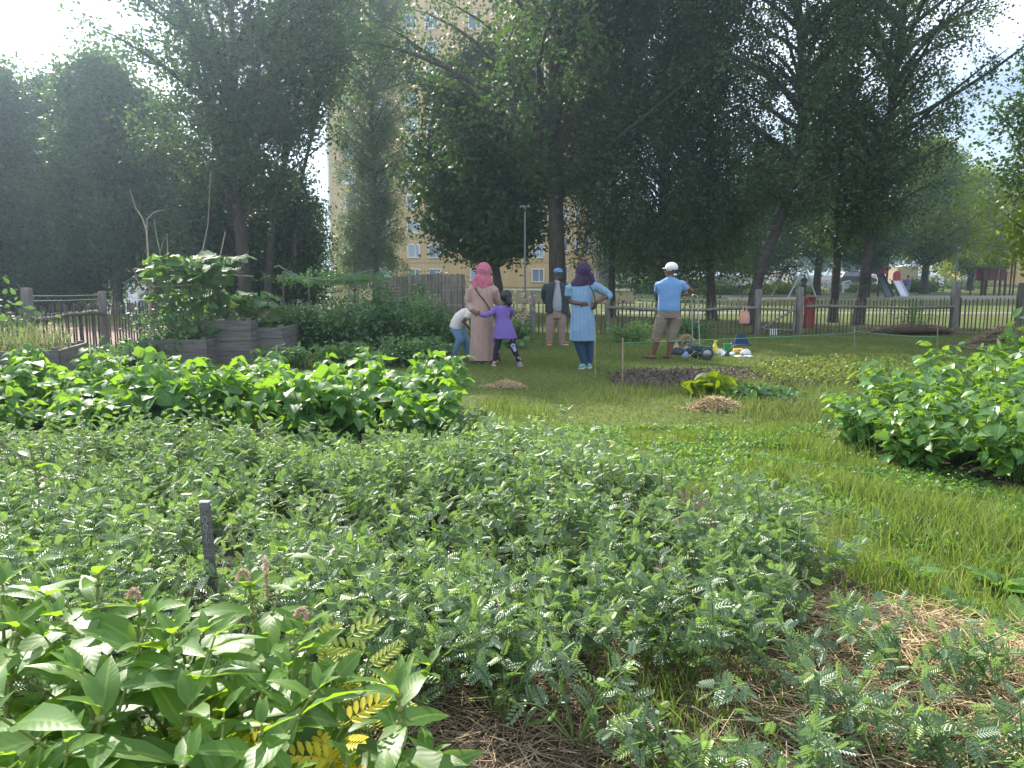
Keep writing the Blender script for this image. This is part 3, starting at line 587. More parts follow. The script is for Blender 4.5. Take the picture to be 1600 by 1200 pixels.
heap('compost_heap', 'small orange-brown heap behind the man in the light blue polo shirt', 'heap', 1072, 538, 34, 14, 'straw', 700, .12)
# ridge beds
M['purple'] = leafmat('purple_leaf', (.06, .045, .035), (.15, .12, .095), (.15, .08, .08), .2, .6)
def patch(name, label, cat, poly, dens, h, mt, leaf, T=RHOMB, soil=True):
    P = scatter(poly, dens); c = P.mean(0); g = G(); n = len(P)
    bake(g, T, np.stack([P[:, 0] - c[0], P[:, 1] - c[1], h * rng.random(n) ** .8 + .01], -1), rdir(n, .2, .6), rdir(n, 1.2), leaf * rng.uniform(.6, 1.2, n), rng.uniform(0, 1, n))
    t = thing(name, label, cat, (c[0], c[1], 0)); g.build('foliage', M[mt], t)
    if soil:
        g = G(); Q = np.array(poly) - c; ring = np.hstack([Q, np.full((len(Q), 1), .0)]); r2 = np.hstack([Q * .86, np.full((len(Q), 1), h * .5)]); k = len(Q); j = np.arange(k); V = np.vstack([ring, r2, [[0, 0, h * .6]]])
        g.add(V, np.stack([j, (j + 1) % k, (j + 1) % k + k, j + k], -1)); g.F[3].append((np.stack([j + k, (j + 1) % k + k, np.full(k, 2 * k)], -1), np.full(k, .5), np.zeros(k, int))); g.build('soil', M['soil'], t)
    return t
patch('lettuce_bed', 'low bed of purple-brown leaves on bare soil behind the thin stake', 'garden bed', gpoly([(950, 590), (985, 582), (1080, 580), (1170, 582), (1190, 592), (1130, 606), (1010, 608), (960, 602)]), 700, .07, 'purple', .05)
M['ridge'] = leafmat('ridge_leaf', (.07, .11, .02), (.15, .19, .04), (.3, .4, .04), .35, .55)
patch('strawberry_bed', 'long low ridge of yellow-green leaves behind the long grass', 'garden bed', gpoly([(1170, 588), (1200, 575), (1330, 566), (1420, 566), (1430, 600), (1350, 606), (1220, 606)]), 1500, .15, 'ridge', .055)
T = [(1110, 607, 34, 22), (1095, 610, 26, 18), (1135, 604, 28, 20)]
M['sunsq'] = M['tree_d']
bush('squash_plant', 'small squash plant with bright yellow-green leaves behind the straw heap', 'squash plant', 1110, 618, float(ground(1110, 618)[1]), 80, 30, .16, 'tree_d', 160, ROUND, stems=10)
bush('strawberry_plant', 'dark glossy leafy plant right of the straw heap', 'plant', 1190, 628, float(ground(1190, 628)[1]), 110, 30, .10, 'herb', 500, OVATE, stems=12)
P = away(scatter(LAWN_NEAR, 1500), [CHICK, POT]); P = P[(np.sin(P[:, 0] * 4.3 + 2 * np.sin(P[:, 1] * 2.1)) * np.sin(P[:, 1] * 5.1 + P[:, 0]) > -.05)]; n = len(P); g = G()
bake(g, ROUND, np.stack([P[:, 0], P[:, 1], rng.uniform(.015, .05, n)], -1), rdir(n, 0, .3), rdir(n, 2.2), .026 * rng.uniform(.6, 1.3, n), rng.uniform(0, 1, n)); tag(g.build('clover', M['bean']), 'patches of low clover leaves between the grass blades', kind='stuff')
# daisies: tiny white clover flowers in the grass
g = G(); P = away(scatter(LAWN_NEAR, 22), [CHICK, POT]); n = len(P); 
for k in range(3): bake(g, RHOMB, np.stack([P[:, 0], P[:, 1], np.full(n, .07)], -1), rdir(n, .3), rdir(n, 1), .012, .9)
tag(g.build('clover_flowers', pmat('white_petal', (.75, .75, .7), .6)), 'tiny white flowers scattered through the near grass', kind='stuff')

# ---------------------------------------------------------------- trees
def tree(label, px, Y, env, tr, mt, leaf, nl, nt, per, bark='bark', lean=(), H=None, droop=0.0, rise=.8, hb=None, group=None, sig=.22, name='tree', forks=0, base=None, tl=(.5, 1.2), cat='tree', seed=None, squash=1.0):
    """env: [(height, radius)] of the crown; px: photo column of the trunk foot; lean: [(height, dx)]"""
    x = (px - 800) / F * Y / 1.0; z0 = float(gz(x, Y)); t = thing(name, label, cat, (x, Y, z0), group=group); per = int(per * (1.45 if 'birch' in bark else 1.2)); leaf *= .90 if 'birch' in bark else 1.06
    eh = np.array([e[0] for e in env], float); er = np.array([e[1] for e in env], float); H = H or eh[-1]; hb = hb if hb is not None else eh[0] * .8
    lh = np.array([0] + [l[0] for l in lean] + [H * 1.01]); lx = np.array([0] + [l[1] for l in lean] + [lean[-1][1] if lean else 0.0])
    def ax(h): return np.array([np.interp(h, lh, lx), 0.15 * math.sin(h * .6 + px), h])
    gt = G(); hs = np.linspace(0, H * .97, 16); rs = tr * (1 - .93 * (hs / H) ** 1.05); rs[0] *= 1.35
    tube(gt, [ax(h) for h in hs], rs, 12, True, uvs=.5)
    LP = []
    for k in range(forks):
        a = rng.uniform(0, 6.28); h0 = H * rng.uniform(.18, .4); e = ax(H * rng.uniform(.7, .95)) + np.array([math.cos(a), math.sin(a) * .7, 0]) * np.interp(H * .7, eh, er) * .45; b = ax(h0); s = np.linspace(0, 1, 9)[:, None]
        m = b + (e - b) * [.75, .75, .35]; Q = (1 - s) ** 2 * b + 2 * s * (1 - s) * m + s * s * e; tube(gt, Q, np.linspace(tr * .55, tr * .1, 9), 9, False)
    C_ = []
    for i in range(nl):
        h = eh[0] + (eh[-1] - eh[0]) * ((i + rng.random()) / nl) ** .92; R = float(np.interp(h, eh, er)); a = i * 2.399 + rng.normal(0, .4); r = R * rng.uniform(.55, 1.08)
        hs0 = max(hb, min(h - r * rise * rng.uniform(.5, 1.1), H * .95)); b = ax(hs0); e = ax(h) + np.array([math.cos(a) * r, math.sin(a) * r * squash, 0]); m = (b + e) / 2 + [0, 0, r * .18] + rng.normal(0, .12 * r + .02, 3)
        s = np.linspace(0, 1, 7)[:, None]; Q = (1 - s) ** 2 * b + 2 * s * (1 - s) * m + s * s * e; r0 = min(.02 + .022 * r, tr * .5); tube(gt, Q, np.linspace(r0, .008, 7), 5, False)
        for j in range(nt):
            s = .22 + .78 * (j + rng.random()) / nt; p = (1 - s) ** 2 * b + 2 * s * (1 - s) * m + s * s * e
            if droop > 0: d = np.array([rng.normal(0, .28), rng.normal(0, .28), -1.0 * droop]); ln = rng.uniform(*tl) * (1.3 if droop > .5 else 1)
            else: d = rdir(1, .25, .6)[0]; ln = rng.uniform(*tl)
            q = p + d * ln; tube(gt, [p, (p + q) / 2 + [0, 0, .04], q], [.010, .007, .004], 3, False)
            u = rng.random((per, 1)); sg = sig * (.45 if droop > 0 else 1); C_.append(p + (q - p) * u + rng.normal(0, sg, (per, 3)))
    P = np.concatenate(C_); n = len(P); D = rdir(n, -.5 if droop else -.1, .7); N = rdir(n, .6); g = G()
    bake(g, RHOMB, P, D, N, leaf * rng.uniform(.65, 1.25, n), rng.uniform(0, 1, n)); g.build('crown', M[mt], t); gt.build('trunk', M[bark], t); return t
def Z(py, Y): return CH + (430 - py) * Y / F
# low dark trees on the left
bl = 'low trees along the left side'
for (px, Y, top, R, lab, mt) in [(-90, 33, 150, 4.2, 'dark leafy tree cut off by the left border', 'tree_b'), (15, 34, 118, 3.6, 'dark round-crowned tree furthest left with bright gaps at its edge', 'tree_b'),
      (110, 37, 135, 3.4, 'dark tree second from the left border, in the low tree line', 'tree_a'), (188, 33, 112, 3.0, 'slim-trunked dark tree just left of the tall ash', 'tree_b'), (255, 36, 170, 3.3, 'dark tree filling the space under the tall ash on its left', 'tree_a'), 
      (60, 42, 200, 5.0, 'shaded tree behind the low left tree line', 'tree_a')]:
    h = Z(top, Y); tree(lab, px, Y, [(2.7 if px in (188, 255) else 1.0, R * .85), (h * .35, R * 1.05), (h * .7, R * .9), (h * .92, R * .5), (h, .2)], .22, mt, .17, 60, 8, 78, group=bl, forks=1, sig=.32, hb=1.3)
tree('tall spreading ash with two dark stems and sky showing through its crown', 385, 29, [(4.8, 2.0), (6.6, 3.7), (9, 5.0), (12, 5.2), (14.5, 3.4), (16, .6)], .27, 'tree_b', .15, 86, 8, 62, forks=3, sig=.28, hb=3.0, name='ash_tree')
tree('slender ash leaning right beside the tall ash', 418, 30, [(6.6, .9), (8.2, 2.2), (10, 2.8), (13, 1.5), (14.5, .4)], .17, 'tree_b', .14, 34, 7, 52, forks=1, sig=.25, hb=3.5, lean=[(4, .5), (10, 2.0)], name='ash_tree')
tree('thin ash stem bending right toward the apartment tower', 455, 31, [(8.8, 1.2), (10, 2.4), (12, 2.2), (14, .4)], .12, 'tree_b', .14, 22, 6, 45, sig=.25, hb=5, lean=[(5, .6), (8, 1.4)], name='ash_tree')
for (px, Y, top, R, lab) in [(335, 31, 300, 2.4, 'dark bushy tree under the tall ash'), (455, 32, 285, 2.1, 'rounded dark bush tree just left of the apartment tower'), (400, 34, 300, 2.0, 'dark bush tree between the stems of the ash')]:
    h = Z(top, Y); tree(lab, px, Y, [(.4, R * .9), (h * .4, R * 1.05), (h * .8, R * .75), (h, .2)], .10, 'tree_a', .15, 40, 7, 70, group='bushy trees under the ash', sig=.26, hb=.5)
tree('small light-leaved tree in the gap beside the tower', 505, 52, [(1.0, 1.0), (3, 1.3), (5.5, .9), (7, .3)], .08, 'tree_c', .14, 24, 5, 24, sig=.22)
# birch before the tower
tree('pale weeping birch in front of the yellow tower', 590, 40, [(2.0, 1.8), (6, 1.8), (9, 2.4), (13, 3.0), (17, 2.6), (21, .3)], .14, 'tree_e', .115, 150, 8, 58, 'birchbark', droop=.9, sig=.32, hb=2.5, name='birch_tree')
tree('smaller weeping birch with low hanging twigs at the foot of the tower', 557, 41, [(1.2, .9), (3.5, 1.0), (5.2, .3)], .07, 'tree_e', .115, 24, 6, 34, 'birchbark', droop=.8, sig=.3, hb=1, name='birch_tree')
# maple and the big central tree
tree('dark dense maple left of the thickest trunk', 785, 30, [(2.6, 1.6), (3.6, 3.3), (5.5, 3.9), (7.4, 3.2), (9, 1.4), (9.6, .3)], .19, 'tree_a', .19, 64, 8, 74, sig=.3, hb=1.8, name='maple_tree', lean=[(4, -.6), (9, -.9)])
tree('largest tree with the thick straight trunk behind the man in the jacket', 872, 27, [(4.6, 2.4), (6.3, 5.0), (9, 6.6), (12, 6.4), (14, 4.4), (16, .8)], .33, 'tree_b', .15, 96, 8, 58, forks=3, sig=.28, hb=4.5, name='ash_tree', lean=[(9, -.25)])
# birches on the right
BR = 'weeping birches in the middle'
def birch(lab, px, Y, R, low, H, tr, n, lean=(), per=52, gap=None, mt='tree_c', grp=BR, dr=1.0):
    return tree(lab, px, Y, [(low, R * .75), (low + 2.2, R), (H * .6, R * 1.0), (H * .85, R * .6), (H, .2)], tr, mt, .115, n, 8, per, 'birchbark', droop=dr, sig=.36, hb=low + 1, lean=lean, group=grp, name='birch_tree', tl=(.6, 1.7))
birch('dark weeping birch whose twigs hang behind the woman in the striped tunic', 955, 27, 2.0, 2.6, 15, .13, 80)
birch('dense weeping birch directly behind the man in the white cap', 1030, 26, 2.3, 1.8, 15, .15, 96)
birch('weeping birch with its trunk just right of the white cap', 1112, 25, 2.0, 2.3, 15, .15, 96, lean=[(6, -.35)])
tree('birch with a dark curved trunk left of the garden gate', 1176, 22.5, [(3.7, 1.5), (5.2, 2.3), (7, 3.0), (10, 3.2), (13, 2.0), (15, .4)], .17, 'tree_c', .11, 84, 8, 46, 'birchbark', droop=.7, sig=.34, hb=3.5, lean=[(1.5, .1), (3.2, .75), (5.5, 1.1), (9, .9)], group=BR, name='birch_tree')
tree('tall airy birch above the playground tower', 1338, 22.8, [(3.3, 1.3), (5.6, 2.0), (7.0, 2.7), (8.8, 4.5), (11.5, 4.0), (15, .6)], .15, 'tree_c', .11, 84, 8, 44, 'birchbark', droop=.55, sig=.36, hb=3.0, lean=[(3, .35), (7, .6)], group=BR, name='birch_tree')
tree('shorter birch with leafy trunk right of the red bin', 1298, 24, [(2.9, .9), (4.4, 1.5), (6.5, 1.9), (9, 1.3), (12, .3)], .14, 'tree_c', .115, 48, 7, 44, 'birchbark', droop=.7, sig=.3, hb=1.6, group=BR, name='birch_tree')
tree('forked dark tree behind the swing frame', 1272, 57, [(4.0, 3.0), (6.5, 4.8), (9, 3.8), (11, .5)], .30, 'tree_a', .18, 56, 8, 50, forks=3, sig=.35, hb=2.0, group='trees beyond the fence')
tree('dark tree beyond the fence under the airy birch', 1345, 50, [(2.6, 2.6), (5.5, 4.4), (8.5, 3.4), (10, .5)], .24, 'tree_a', .18, 50, 8, 50, sig=.35, hb=2, group='trees beyond the fence')
tree('dark tree closing the gap behind the birches', 1180, 52, [(1.5, 3.2), (5, 4.4), (8, 3.0), (9, .5)], .24, 'tree_b', .18, 46, 8, 50, sig=.38, hb=1.5, group='trees beyond the fence')
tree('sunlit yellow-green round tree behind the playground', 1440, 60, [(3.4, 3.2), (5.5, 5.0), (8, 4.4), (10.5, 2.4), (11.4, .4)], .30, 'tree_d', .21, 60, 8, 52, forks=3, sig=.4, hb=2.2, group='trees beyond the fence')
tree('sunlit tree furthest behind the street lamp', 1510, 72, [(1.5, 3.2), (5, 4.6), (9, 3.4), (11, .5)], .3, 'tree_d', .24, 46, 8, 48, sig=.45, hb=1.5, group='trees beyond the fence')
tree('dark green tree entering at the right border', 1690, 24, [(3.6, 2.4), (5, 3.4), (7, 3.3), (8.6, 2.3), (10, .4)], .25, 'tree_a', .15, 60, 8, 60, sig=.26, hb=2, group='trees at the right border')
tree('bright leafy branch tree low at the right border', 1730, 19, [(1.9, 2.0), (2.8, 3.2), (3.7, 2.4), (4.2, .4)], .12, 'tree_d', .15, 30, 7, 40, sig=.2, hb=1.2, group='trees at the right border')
# the far wood
def wood(name, label, x0, x1, y0, y1, h0, h1, n, mt, leaf):
    g = G(); P = []
    for k in range(n):
        x = rng.uniform(x0, x1); y = rng.uniform(y0, y1); h = rng.uniform(h0, h1); r = rng.uniform(3, 5.5); m = 900; u = rdir(m); u = u * (rng.uniform(.55, 1, (m, 1))); c = np.array([x, y, float(gz(x, y)) + h * .55]); P.append(c + u * [r, r, h * .5] + rng.normal(0, .35, (m, 3)))
    P = np.concatenate(P); nn = len(P); bake(g, RHOMB, P, rdir(nn, -.1), rdir(nn, .6), leaf * rng.uniform(.6, 1.3, nn), rng.uniform(0, 1, nn)); return tag(g.build(name, M[mt]), label, kind='stuff')
wood('far_wood', 'far-off line of trees behind the car park and streets', 14, 130, 128, 165, 7, 13, 60, 'tree_c', .62)
wood('distant_trees', 'far-off trees behind the road on the left', -95, -34, 95, 130, 8, 13, 40, 'tree_a', .62)
wood('park_wood', 'distant mass of trees behind the swing', 3, 30, 100, 120, 8, 12, 22, 'tree_b', .55)

# ---------------------------------------------------------------- apartment tower
M['ochre'] = pmat('ochre_cladding', (0.54, 0.36, 0.155), 0.8, (0.46, 0.30, 0.12), 0.6, 0.25, 6, stretch=(4, 4, .15))
M['frame'] = pmat('white_frame', (0.70, 0.70, 0.68), 0.5, (0.62, 0.62, 0.6))
M['seam'] = pmat('brown_seam', (0.30, 0.20, 0.11), 0.8)
def glassmat():
    m, n, l = mat('window_glass'); p = n.new("ShaderNodeBsdfPrincipled"); o = n.new("ShaderNodeOutputMaterial"); l.new(p.outputs[0], o.inputs[0])
    p.inputs['Base Color'].default_value = (0.05, 0.065, 0.08, 1); p.inputs['Roughness'].default_value = 0.06; p.inputs['Specular IOR Level'].default_value = 0.9
    return m
M['glass'] = glassmat(); flat('glass_sky_tint', (.34, .40, .46), .15); flat('glassmid', (.16, .20, .24), .1)  # palest panes: reflected sky painted into the base colour
A = np.array([(520 - 800) / F * 88, 88.0]); B_ = np.array([(872 - 800) / F * 88, 88.0]); Cc = np.array([(957 - 800) / F * 106, 106.0]); Dd = np.array([-21.0, 112.0])
bt = thing('apartment_tower', 'tall ochre-yellow apartment tower with rows of white-framed windows behind the trees', 'apartment building', (A[0], A[1], -2.6))
O = np.array([A[0], A[1], -2.6]); g = G(); TH = 44.0
cor = [A, B_, Cc, Dd]
for i in range(4):
    p, q = cor[i], cor[(i + 1) % 4]; v = np.array([[*p, -3.2], [*q, -3.2], [*q, TH], [*p, TH]]) - O; g.add(v, [[0, 1, 2, 3]])
g.add(np.array([[*c, TH] for c in cor]) - O, [[0, 1, 2, 3]]); g.build('wall', M['ochre'], bt)
def win(p, nrm, w_, h_, z, name='window'):
    """p: xy on the facade, nrm: outward xy"""
    n = np.array([nrm[0], nrm[1], 0.0]); tdir = np.array([-nrm[1], nrm[0], 0.0]); rz = math.atan2(tdir[1], tdir[0]); c = np.array([p[0], p[1], z]) - O
    g = G(); box(g, c + n * .03, (w_, .05, h_), rz); o = g.build(name, M[random.choice(['glass', 'glass_sky_tint', 'glass_sky_tint', 'glassmid'])], bt)
    f = G(); fw = .11
    for s in (-1, 1): box(f, c + n * .07 + tdir * s * (w_ / 2 + fw / 2), (fw, .14, h_ + 2 * fw), rz)
    box(f, c + n * .07 + [0, 0, h_ / 2 + fw / 2], (w_, .14, fw), rz); box(f, c + n * .09 - [0, 0, h_ / 2 + fw / 2], (w_, .2, fw), rz)
    if w_ > 1: box(f, c + n * .06 + tdir * w_ * .12, (.07, .08, h_), rz)
    f.build('window_frame', M['frame'], o)
nf = np.array([0, -1.0]); ns = norm(np.array([Cc[1] - B_[1], -(Cc[0] - B_[0])])); 
rows = [Z(246 + 37 * k, 88) for k in range(6, -12, -1)]
for k, z in enumerate(rows):
    for px in (555, 602, 649, 681, 745, 840):
        if z < -1.5 or z > 32: continue
        w_ = 1.25; win(((px - 800) / F * 88, 88.0), nf, w_, 1.35, z)
for k, z in enumerate([Z(385 + 43 * j, 94) for j in (1, 0, -1, -2)]):
    for u in (.10, .27, .45, .64, .83): win(B_ + (Cc - B_) * u, ns, .95, 1.55, z)
g = G()
for z in rows:
    zz = z - 1.35
    box(g, np.array([(A[0] + B_[0]) / 2, 87.985, zz]) - O, (B_[0] - A[0], .03, .07)); mid = (B_ + Cc) / 2 + ns * .012; box(g, np.array([mid[0], mid[1], zz]) - O, (np.linalg.norm(Cc - B_), .03, .07), math.atan2(Cc[1] - B_[1], Cc[0] - B_[0]))
for px in np.arange(520, 872, 7.0): box(g, np.array([(px - 800) / F * 88, 87.99, 20.0]) - O, (.018, .016, 46))
g.build('panel_seam', M['seam'], bt); g = G(); box(g, np.array([A[0] + .12, 87.93, 20.5]) - O, (.18, .12, 47)); g.build('downpipe', M['frame'], bt)
g = G(); box(g, (31 * 1.0 + 29.3, 92, 6), (12, 8, 12)); t = thing('apartment_block', 'sliver of an ochre building at the far right border', 'apartment building'); g.build('wall', M['ochre'], t)
g = G(); box(g, (57, 87.97, 5.3), (1.2, .04, 1.3)); g.build('window', M['glass'], t)
# low cream wall with pale coping
M['cream'] = pmat('cream_render', (0.52, 0.44, 0.28), 0.85, (0.42, 0.35, 0.22), 2); M['coping'] = pmat('pale_coping', (0.70, 0.66, 0.56), 0.8)
wy = 40.0; x0, x1 = (690 - 800) / F * wy, (990 - 800) / F * wy; t = thing('low_wall', 'low cream wall with a pale coping beyond the picket fence', 'wall', ((x0 + x1) / 2, wy, 0))
g = G(); box(g, (0, 0, .25), (x1 - x0, .25, .8)); g.build('wall_body', M['cream'], t); g = G(); box(g, (0, 0, .70), (x1 - x0 + .1, .36, .10)); g.build('coping', M['coping'], t)

# ---------------------------------------------------------------- fences
def jit(a): return random.uniform(-a, a)
FG = 'sections of the picket fence'
def post(px, Y, top, w_, label, name='fence_post'):
    p = at(px, 500, Y); h = Z(top, Y) ; g = G(); s = w_ * Y / F / 2
    loft(g, [(0, 0, -.05, s, s), (0.01, 0, h * .3, s * .97, s * 1.02), (-.005, 0, h * .7, s * 1.03, s * .95), (0.005, 0, h * .985, s * .93, s * .93), (0.005, 0, h, s * .7, s * .7)], 14, .02, 4, int(px), power=3.5)
    o = g.build(name, M['wood']); o.location = (p[0], Y, 0); return tag(o, label, 'fence post', 'square weathered fence posts')
def fence(P0, P1, top, label, sp=.105, rail=True, gap=()):
    P0 = np.array(P0, float); P1 = np.array(P1, float); L = np.linalg.norm(P1 - P0); n = int(L / sp); d = (P1 - P0) / L; t = thing('picket_fence', label, 'picket fence', (P0[0], P0[1], 0), group=FG)
    for k in range(n):
        q = d * (k + .5) * sp + [jit(.012), jit(.012)]; h = top + jit(.035); g = G(); r = random.uniform(.013, .020); l = jit(.018)
        tube(g, [(q[0], q[1], -.02), (q[0] + l * .5, q[1] + jit(.006), h * .5), (q[0] + l, q[1], h - .03), (q[0] + l, q[1], h)], [r, r * 1.05, r, r * .3], 5, True, random.random())
        if k < 98: g.build('picket', M['picket'], t)
    for z in (.16, top * .86):
        g = G(); s = np.linspace(0, 1, max(8, int(L / .35))); pts = [(d[0] * L * u, d[1] * L * u - .02, z + .015 * math.sin(u * 23)) for u in s]; tube(g, pts, .004, 4); g.build('wire', M['wire'], t)
    if rail:
        g = G(); s = np.linspace(0, 1, 10); n2 = np.array([d[1], -d[0]]); pts = [(d[0] * L * u + n2[0] * .05, d[1] * L * u + n2[1] * .05, rail + .03 * math.sin(u * 5 + P0[0]) + .012 * math.sin(u * 17)) for u in s]; tube(g, pts, .038 + .008 * np.sin(s * 9), 8); g.build('rail', M['wood'], t)
    return t
flat('wire', (0.22, 0.22, 0.22), .5, .8)
XL = -7.9
lx = lambda px, Y: (px - 800) / F * Y
post(45, 12.2, 450, 15, 'square fence post cut behind the vine at the left, above the reeds'); post(162, 14.4, 455, 11, 'square fence post between the left raised bed and the squash bed')
post(832, 19, 456, 9, 'slim fence post left of the man in the jacket'); post(949, 19, 466, 7, 'thin fence post beside the woman in the striped tunic'); post(1183, 18.8, 452, 10, 'fence post on the left side of the gate'); post(1248, 18.9, 449, 10, 'fence post on the right side of the gate')
post(1490, 19.8, 440, 12, 'fence post below the blue car'); post(1600, 19.8, 442, 22, 'thick concrete-grey post cut by the right border')
p1 = (lx(45, 12.2), 12.2); p2 = (lx(162, 14.4), 14.4)
fence((p1[0] - .3, 9.5), p1, .98, 'picket fence section running out at the left border', rail=False)
fence(p1, p2, .98, 'picket fence section with a bent log rail left of the post by the reeds', rail=.78)
fence(p2, (-7.75, 18.8), .97, 'picket fence section between the post and the squash bed', rail=False)
fence((-7.75, 18.8), (lx(640, 19), 19.1), .86, 'picket fence section behind the trellis', rail=False)
fence((lx(735, 19), 19.1), (lx(832, 19), 19), .82, 'picket fence section behind the girl in purple', rail=False)
fence((lx(832, 19), 19), (lx(949, 19), 19), .82, 'picket fence section behind the man in the jacket', rail=False)
fence((lx(949, 19), 19), (lx(1183, 18.8), 18.8), .84, 'picket fence section with a log rail behind the man in the white cap', rail=.66)
fence((lx(1256, 18.9), 18.9), (lx(1490, 19.8), 19.8), .88, 'picket fence section with a log rail between the gate and the tall post', rail=.68)
fence((lx(1490, 19.8), 19.8), (lx(1600, 19.8) + 4, 20.0), .88, 'picket fence section right of the tall post, without a rail', rail=False)
# wires between the left posts
g = G()
for z in (1.16, 1.32 - .24): tube(g, [(p1[0], p1[1], z), ((p1[0] + p2[0]) / 2, (p1[1] + p2[1]) / 2, z - .03), (p2[0], p2[1], z - .04)], .005, 4)
tag(g.build('fence_wire', M['wire']), 'two thin wires stretched between the left square posts', 'wire')
# gate
gx0, gx1 = lx(1189, 18.7), lx(1238, 18.7); gt = thing('garden_gate', 'small wooden picket gate with a diagonal brace', 'gate', (gx0, 18.7, 0)); W = gx1 - gx0
for k in range(8):
    g = G(); x = W * (k + .5) / 8; tube(g, [(x, 0, .04), (x + jit(.01), 0, .45), (x + jit(.01), 0, .84 + jit(.03))], .017, 5, True, random.random()); g.build('picket', M['picket'], gt)
for a, b in (((-.02, -.04, .66), (W + .02, -.04, .62)), ((-.02, -.04, .16), (W + .02, -.04, .12)), ((0, -.07, .18), (W, -.07, .64))):
    g = G(); tube(g, [a, ((a[0] + b[0]) / 2, a[1], (a[2] + b[2]) / 2 + .012), b], .026, 7); g.build('rail' if a[0] < 0 else 'brace', M['wood'], gt)
g = G(); tube(g, [(W + .03, 0, 0), (W + .03, 0, .78)], .03, 8); g.build('gate_post', M['wood'], gt)
g = G()
for k in range(4): tube(g, [(k * .05, 0, -.0), (k * .05, 0, .17)], .010, 5)
o = g.build('small_white_fence', flat('whitepaint', (.8, .8, .78), .5)); o.location = (lx(1204, 18.55), 18.55, 0); tag(o, 'tiny white paling leaning at the foot of the gate', 'paling')
# red slatted bin
rt = thing('red_bin', 'tall red slatted box standing behind the fence right of the gate', 'bin', (lx(1266, 21), 21, 0)); flat('redpaint', (0.27, 0.028, 0.032), .55); W = 12.5 * 21 / F
for k in range(4): g = G(); box(g, (-W / 2 + W * (k + .5) / 4, 0, .44), (W / 4 - .012, .04, .86)); g.build('slat', M['redpaint'], rt)
g = G(); box(g, (0, .16, .43), (W - .02, .26, .84)); g.build('bin_body', M['redpaint'], rt); g = G(); box(g, (0, .1, .885), (W + .005, .40, .02)); g.build('lid', M['redpaint'], rt)
# pink tote
M['tote'] = pmat('pink_tote', (0.62, 0.33, 0.26), .8, (0.45, 0.22, 0.18), 30); tt = thing('tote_bag', 'pink patterned tote bag hanging on the log rail left of the gate', 'bag', (lx(1161, 18.7), 18.64, .30)); g = G()
loft(g, [(0, 0, 0.0, .115, .035), (0.0, 0, .04, .13, .05), (0, 0, .18, .125, .045), (0, 0, .30, .105, .02)], 20, .05, 5, 2, power=3); g.build('bag_body', M['tote'], tt)
for s in (-1, 1): g = G(); tube(g, [(s * .06, -.02, .28), (s * .05, -.03, .38), (s * .03, -.01, .42), (s * .03, .05, .40), (s * .06, .03, .28)], .009, 6); g.build('strap', M['tote'], tt)
# board fence panel left of the pink woman
M['lath'] = pmat('grey_lath', (0.17, 0.145, 0.13), .9, (0.09, 0.078, 0.07), 6, .4, 30, stretch=(2, 2, .4), attr=True)
wf = thing('board_screen', 'tall grey-brown screen of narrow upright laths behind the bushes', 'screen fence', (lx(620, 17.4), 17.4, 0)); g = G(); xa, xb = lx(655, 17.4) - lx(620, 17.4), lx(728, 17.4) - lx(620, 17.4)
n = int((xb + .5) / .034)
for k in range(n):
    x = -.5 + (k + .5) * .034; h = Z(429, 17.4) + jit(.012) - max(0, (.6 - x)) * .10; box(g, (x, jit(.006), h / 2), (.029, .016, h), jit(.05), random.random())
g.build('lath_panel', M['lath'], wf)
for x in (-.4, xb - .05): g = G(); box(g, (x, .05, .75), (.07, .07, 1.52)); g.build('screen_post', M['wood'], wf)

# ---------------------------------------------------------------- raised beds
def rbed(label, x, y, w_, d_, h_, rz, boards=3, name='raised_bed'):
    t = thing(name, label, 'raised bed', (x, y, 0), rz, 'raised wooden beds'); bh = h_ / boards
    for k in range(boards):
        for (cx, cyy, sx, sy) in ((0, -d_ / 2, w_, .04), (0, d_ / 2, w_, .04), (-w_ / 2, 0, .04, d_ - .05), (w_ / 2, 0, .04, d_ - .05)):
            g = G(); box(g, (cx + jit(.004), cyy + jit(.004), bh * (k + .5)), (sx, sy, bh - .008)); g.build('board', M['wooddk'], t)
    for sx in (-1, 1):
        for sy in (-1, 1): g = G(); box(g, (sx * (w_ / 2 - .06), sy * (d_ / 2 - .06), h_ / 2 + .015), (.07, .07, h_ + .03)); g.build('corner_post', M['wood'], t)
    g = G(); box(g, (0, 0, h_ - .07), (w_ - .05, d_ - .05, .06)); g.build('soil', M['soil'], t); return t
rbed('low raised bed of grey boards full of reeds at the left border', lx(-40, 10.3), 10.3, 2.4, 1.2, .50, rad(14))
rbed('raised bed of grey boards under the big squash vine', lx(285, 13.0), 13.2, 1.15, 1.2, .42, 0, 2)
rbed('taller dark raised bed right of the squash vine bed', lx(350, 13.1), 13.7, 1.0, 1.5, .72, rad(2), 4)
rbed('dark raised bed with a stake, between the squash beds and the trellis', lx(412, 13.3), 13.9, .7, 1.3, .58, 0, 3)
g = G(); box(g, (0, 0, .05), (.85, .22, .03), rad(3)); o = g.build('plank', M['stick']); q = ground(222, 572); o.location = (q[0], q[1], .10); tag(o, 'pale plank lying on the ground in front of the squash bed', 'plank')
